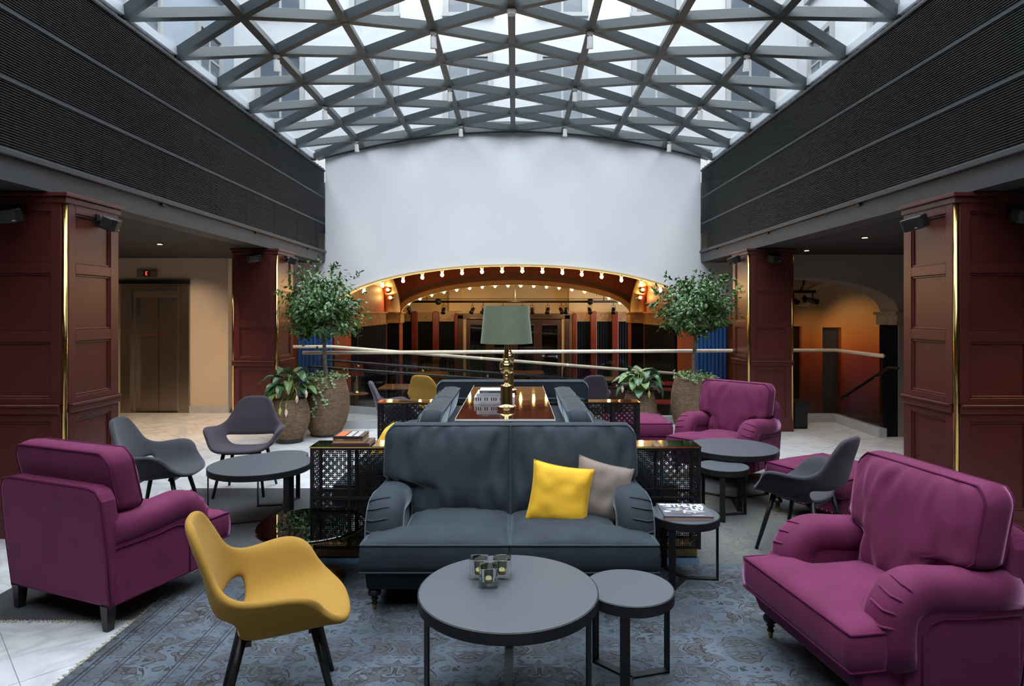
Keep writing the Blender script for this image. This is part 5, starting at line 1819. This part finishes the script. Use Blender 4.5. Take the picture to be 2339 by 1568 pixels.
# wall bulbs with brass reflector on the springers
def wall_bulb(X, Y, Z, label):
    t = thing('wall_bulb', label, 'light bulb', (X, Y, Z), 0, 'bulbs on the vault springers')
    o = MB().lathe([(.085, 0), (.09, .004), (.085, .01), (.02, .02)], 24).xf(Matrix.Rotation(R(90), 4, 'X')).build('reflector', 'brass', t, smooth=True)
    m = MB().sphere((0, -.055, 0), .034, 12, 8).build('globe', 'bulb_lit', t, smooth=True)
    MB().tube([(0, -.0, 0), (0, -.035, 0)], .014, 8).build('socket', 'white_plastic', t, smooth=True)
for s, side in ((-1, 'left'), (1, 'right')):
    for k, (z, nm) in enumerate(((1.98, 'lower'), (2.16, 'upper'))):
        wall_bulb(s * (2.95 + .03 * k), 15.42 - 1.1 * ((z - 1.635) / 1.05) ** 2 - .17, z, '%s wall bulb on the %s cream springer of the arch' % (nm, side))

# ================================================================== ROOF SPOTLIGHTS AND DETECTOR
def make_roof_spot():
    t = empty('roof_spotlight')
    MB().lathe([(.035, -.02), (.035, 0)], 16).build('mount', 'white_plastic', t, smooth=True, angle=40)
    MB().tube([(0, 0, -.02), (0.0, 0, -.05)], .012, 8).build('stem', 'white_plastic', t, smooth=True)
    rot = Matrix.Translation((0, 0, -.05)) @ Matrix.Rotation(R(14), 4, 'X')
    MB().lathe([(.03, 0), (.034, -.005), (.034, -.085), (.038, -.087), (.038, -.125), (.03, -.125)], 20).xf(rot).build('housing', 'white_plastic', t, smooth=True, angle=40)
    MB().lathe([(.03, -.122), (.029, -.1235)], 18).xf(rot).build('lens', 'spot_lit', t)
    return t
rs = make_roof_spot(); tag(rs, '', 'spotlight', 'spotlights under the glass roof'); index_kids(rs)
first = True
for k, row in ((-1, 'left inner'), (1, 'right inner'), (-3, 'left outer'), (3, 'right outer')):
    for j, place in ((4, 'nearest to the camera'), (2, 'in the middle of the row'), (0, 'next to the white wall')):
        p = node(k, j)
        lab = 'white cylinder spotlight in the %s roof row, %s' % (row, place)
        if first:
            rs.location = (p.x, p.y, p.z - .012); rs['label'] = lab; first = False
        else:
            dup(rs, (p.x, p.y, p.z - .012), 0, lab)
        lamp('roof_spot_light', 'SPOT', (p.x, p.y + .035, p.z - .20), 14, WARM2, aim=(p.x * 1.1, p.y + .6, 0), size=.03, spot=44, blend=.8)
pd = node(0, 5)
sd_ = thing('smoke_detector', 'white round smoke detector on the roof ridge at top centre', 'detector', (pd.x, pd.y, pd.z - .01))
MB().lathe([(.052, 0), (.055, -.01), (.05, -.03)], 28).build('base', 'white_plastic', sd_, smooth=True, angle=40)
MB().lathe([(.042, -.03), (.044, -.034), (.04, -.05), (.025, -.056)], 28).build('sensor_head', 'white_plastic', sd_, smooth=True, angle=40)
MB().lathe([(.041, -.030), (.041, -.034)], 20).build('vent_gap', 'black_plastic', sd_)

# ================================================================== DOWNLIGHTS
def downlight(x, y, label, power, aim):
    t = thing('downlight', label, 'downlight', (x, y, 2.519))
    MB().lathe([(.05, -.006), (.055, -.004), (.055, 0)], 20).build('ring', 'black_metal', t)
    MB().lathe([(.03, -.008), (.028, -.0085)], 16).build('lens', 'downlight_lit', t)
    lamp('downlight_light', 'SPOT', (x, y, 2.49), power, (1.0, .68, .38), aim=aim, size=.03, spot=100, blend=.9)
downlight(-4.56, 8.2, 'recessed ceiling downlight before the lift', 220, (-4.9, 9.3, 0))
downlight(4.09, 7.48, 'recessed ceiling downlight in the right aisle, nearer one', 28, (4.2, 7.9, 0))
downlight(4.13, 9.06, 'recessed ceiling downlight in the right aisle beside the far column', 28, (4.4, 8.6, 0))
lamp('lobby_light', 'SPOT', (-5.3, 9.5, 2.48), 45, WARM2, aim=(-5.2, 10.4, 0.6), size=.04, spot=95, blend=.9)
lamp('aisle_light', 'SPOT', (-5.4, 7.2, 2.48), 100, WARM2, aim=(-5.2, 7.6, 0), size=.04, spot=110, blend=.9)
lamp('aisle_light', 'SPOT', (-5.3, 2.6, 2.48), 30, WARM2, aim=(-3.9, 4.6, 0.4), size=.04, spot=50, blend=.9)
lamp('aisle_light', 'SPOT', (5.3, 2.6, 2.48), 70, WARM, aim=(3.9, 4.6, 0.35), size=.04, spot=50, blend=.9)

# ================================================================== STAGE LIGHT BAR
tr = thing('lighting_bar', 'black pipe of a stage lighting bar hung behind the inner arch', 'lighting bar', (0, 0, 0))
MB().tube([(-2.75, 16.6, 1.905), (2.75, 16.6, 1.905)], .03, 10).build('pipe', 'black_metal', tr, smooth=True)
MB().tube([(-2.75, 16.6, 1.98), (2.75, 16.6, 1.98)], .008, 6).build('cable', 'black_metal', tr)
for x in (-2.0, 1.95):
    MB().sphere((x, 16.6, 1.905), .085, 12, 8).build('joint', 'black_metal', tr, smooth=True)
for x in (-2.3, 0.0, 2.3):
    MB().box(x - .01, x + .01, 16.59, 16.61, 1.93, 3.195).build('drop_rod', 'black_metal', tr)
def make_stage():
    t = empty('stage_spot')
    MB().tube([(0, 0, 0), (0, 0, -.07)], .008, 6).tube([(-.05, 0, -.1), (-.05, 0, -.07), (.05, 0, -.07), (.05, 0, -.1), (.05, 0, -.2)], .006, 6).tube([(-.05, 0, -.08), (-.05, 0, -.2)], .006, 6).build('yoke', 'black_metal', t)
    rot = Matrix.Translation((0, 0, -.2)) @ Matrix.Rotation(R(35), 4, 'X')
    MB().lathe([(.02, .09), (.04, .08), (.045, 0), (.05, -.03), (.06, -.085), (.05, -.085)], 16).xf(rot).build('body', 'black_plastic', t, smooth=True)
    MB().lathe([(.048, -.082), (.046, -.0835)], 14).xf(rot).build('lens', 'spot_lit', t)
    return t
ssp = make_stage(); tag(ssp, '', 'stage light', 'stage lights on the bar'); index_kids(ssp)
ords = ['first', 'second', 'third', 'fourth', 'fifth', 'sixth', 'seventh', 'eighth', 'ninth', 'tenth', 'eleventh']
stage_px = (935, 1013, 1079, 1104, 1149, 1194, 1216, 1251, 1282, 1293, 1347)
for k, px in enumerate(stage_px):
    X = (px - 1177) * 16.6 / FPX
    loc = (X, 16.6, 1.875)
    lab = 'black stage spotlight, %s from the left on the lighting bar' % ords[k]
    rz = R(random.uniform(-60, 60)) + (PI if k % 3 else 0)
    if k == 0:
        ssp.location = loc; ssp.rotation_euler = (0, 0, rz); ssp['label'] = lab
    else:
        dup(ssp, loc, rz, lab)
dup(ssp, (2.55, 16.6, 1.875), R(170), 'black stage spotlight at the right end of the lighting bar')
for x in (-2.3, -1.3, 1.6, 2.5):
    lamp('stage_light', 'SPOT', (x, 16.75, 1.72), 28, WARM, aim=(x * 1.05, 18.6, 1.55), size=.04, spot=70, blend=.9)
lamp('stage_light', 'SPOT', (0, 16.3, 2.1), 25, WARM, aim=(0, 18.6, 1.9), size=.05, spot=110, blend=.9)
# lights of the painted side room
sr = thing('stage_light_arm', 'black angled arm holding two small stage lights in the side room arch', 'stage light', (0, 0, 0))
MB().tube([(4.85, 10.75, 2.5), (4.85, 10.75, 2.12), (4.80, 10.75, 2.0)], .022, 8).tube([(4.6, 10.75, 1.985), (5.05, 10.75, 1.985)], .026, 10).build('arm', 'black_metal', sr, smooth=True)
for x, a in ((4.68, 20), (5.0, -25)):
    rot = Matrix.Translation((x, 10.75, 1.83)) @ Matrix.Rotation(R(a), 4, 'Z') @ Matrix.Rotation(R(-75), 4, 'Y')
    MB().tube([(x, 10.75, 1.96), (x, 10.75, 1.84)], .01, 6).build('yoke', 'black_metal', sr)
    MB().lathe([(.02, .09), (.035, .08), (.04, -.02), (.045, -.1), (.038, -.1)], 14).xf(rot).build('body', 'black_plastic', sr, smooth=True)
    MB().lathe([(.036, -.098), (.034, -.0995)], 14).xf(rot).build('lens', 'spot_lit', sr)
lamp('side_room_light', 'SPOT', (5.1, 10.95, 1.8), 50, WARM, aim=(6.0, 12.9, 1.0), size=.05, spot=40, blend=.9)
lamp('side_room_light', 'SPOT', (4.7, 10.95, 1.8), 20, WARM, aim=(4.5, 12.9, 1.0), size=.05, spot=60, blend=.9)
lamp('side_room_light', 'SPOT', (6.4, 11.2, 1.9), 60, WARM, aim=(6.95, 12.9, 1.1), size=.05, spot=60, blend=.9)

# ================================================================== FURNITURE IN THE DINING HALL
def make_dining_chair(m='black_plastic'):
    t = empty('dining_chair')
    MB().prism([(-.2, -.2), (.2, -.2), (.22, .0), (.18, .2), (-.18, .2), (-.22, 0)], .43, .47).build('seat', m, t, bevel=0.012)
    P = [[(.2 * math.sin(u), .17 + .06 * math.cos(u), z) for u in lin(-1.2, 1.2, 9)] for z in (.62, .72, .82)]
    b = MB().grid(P).grid([[(x * 1.05, y + .018, z) for x, y, z in r][::-1] for r in P])
    b.build('backrest', m, t, smooth=True, fix=False)
    for sx in (-1, 1):
        MB().tube([(sx * .2, -.2, 0), (sx * .17, -.16, .43)], .012, 8).build('leg', 'black_metal', t, smooth=True)
        MB().tube([(sx * .21, .24, 0), (sx * .17, .17, .43), (sx * .18, .2, .8)], .012, 8).build('leg', 'black_metal', t, smooth=True)
    return t
def make_dining_table(m='mid_wood', S=.36):
    t = empty('dining_table')
    MB().prism([(-S, -S), (S, -S), (S, S), (-S, S)], .72, .75).build('table_top', m, t, bevel=0.006)
    MB().lathe([(.03, .03), (.03, .72)], 12).build('pedestal', 'black_metal', t, smooth=True)
    MB().lathe([(.22, 0), (.22, .015), (.04, .03)], 24).build('base', 'black_metal', t)
    return t
dt = make_dining_table(); tag(dt, '', 'table', 'bistro tables in the hall'); index_kids(dt)
dc = make_dining_chair(); tag(dc, '', 'chair', 'black bistro chairs in the hall'); index_kids(dc)
tabs = [(-2.15, 12.0, 'far left, beside the red lamp'), (-.7, 13.0, 'left of the hall middle'), (.75, 12.2, 'right of the lamp'), (1.9, 13.4, 'behind the right small planter'), (-1.9, 14.6, 'at the back left of the hall'), (.3, 14.8, 'in front of the glazed doors')]
cf = tf = True
for i, (x, y, wh) in enumerate(tabs):
    lab = 'square brown bistro table seen through the railing, ' + wh
    if tf:
        dt.location = (x, y, -.5); dt['label'] = lab; tf = False
    else:
        dup(dt, (x, y, -.5), R(random.uniform(-10, 10)), lab)
    for s, sd in ((-1, 'left'), (1, 'right')):
        loc = (x + s * .62, y + random.uniform(-.1, .1), -.5)
        lab2 = 'black bistro chair on the %s of the table %s' % (sd, wh)
        if cf:
            dc.location = loc; dc.rotation_euler = (0, 0, face((-s, .1))); dc['label'] = lab2; cf = False
        else:
            dup(dc, loc, face((-s, .1)), lab2)
rc = make_dining_chair('red_fabric'); rc.location = (2.75, 12.0, -.5); rc.rotation_euler = (0, 0, face((-.4, -1)))
tag(rc, 'red bistro chair behind the right tree trunk', 'chair')
rl = thing('table_lamp', 'small brass lamp with pleated red shade glimpsed left behind the railing', 'lamp', (-2.72, 10.95, -.5))
MB().lathe([(.2, 0), (.2, .02), (.03, .03), (.03, .72), (.2, .73), (.2, .75)], 20).build('stand', 'mid_wood', rl, smooth=True, angle=40)
MB().lathe([(.07, .75), (.06, .77), (.02, .79), (.03, .82), (.02, .85), (.03, .88), (.02, .91), (.03, .94), (.015, .97), (.012, 1.05)], 16).build('stem', 'gold', rl, smooth=True)
shd = MB()
prof = []
for k in range(48):
    a = 2 * PI * k / 48; q = 1 + .06 * (k % 2)
    prof.append((math.cos(a) * q, math.sin(a) * q))
shd.grid([[(prof[k % 48][0] * r, prof[k % 48][1] * r, z) for k in range(49)] for r, z in ((.12, 1.05), (.1, 1.25))])
shd.build('lamp_shade', 'red_pad', rl)
bin_ = thing('waste_bin', 'black box bin standing beside the far right column', 'bin', (4.02, 9.1, 0))
MB().prism([(-.09, -.12), (.09, -.12), (.09, .12), (-.09, .12)], .02, .36).build('body', 'black_plastic', bin_, bevel=0.008)
MB().prism([(-.1, -.13), (.1, -.13), (.1, .13), (-.1, .13)], .36, .385).build('lid', 'black_metal', bin_, bevel=0.005)
MB().box(-.085, .085, -.115, .115, 0, .02).build('foot', 'black_metal', bin_)

# furniture that stands on a rug rests on the pile
for o in list(COL.objects):
    if o.parent is None and o.get('category') in ('sofa', 'armchair', 'ottoman', 'chair', 'table') and abs(o.location.z) < 1e-6:
        x, y = o.location.x, o.location.y
        if any(r[0] < x < r[1] and r[2] < y < r[3] for r in RUGS):
            o.location.z = .0045 if y > 4.15 or x < -2.05 else .0086
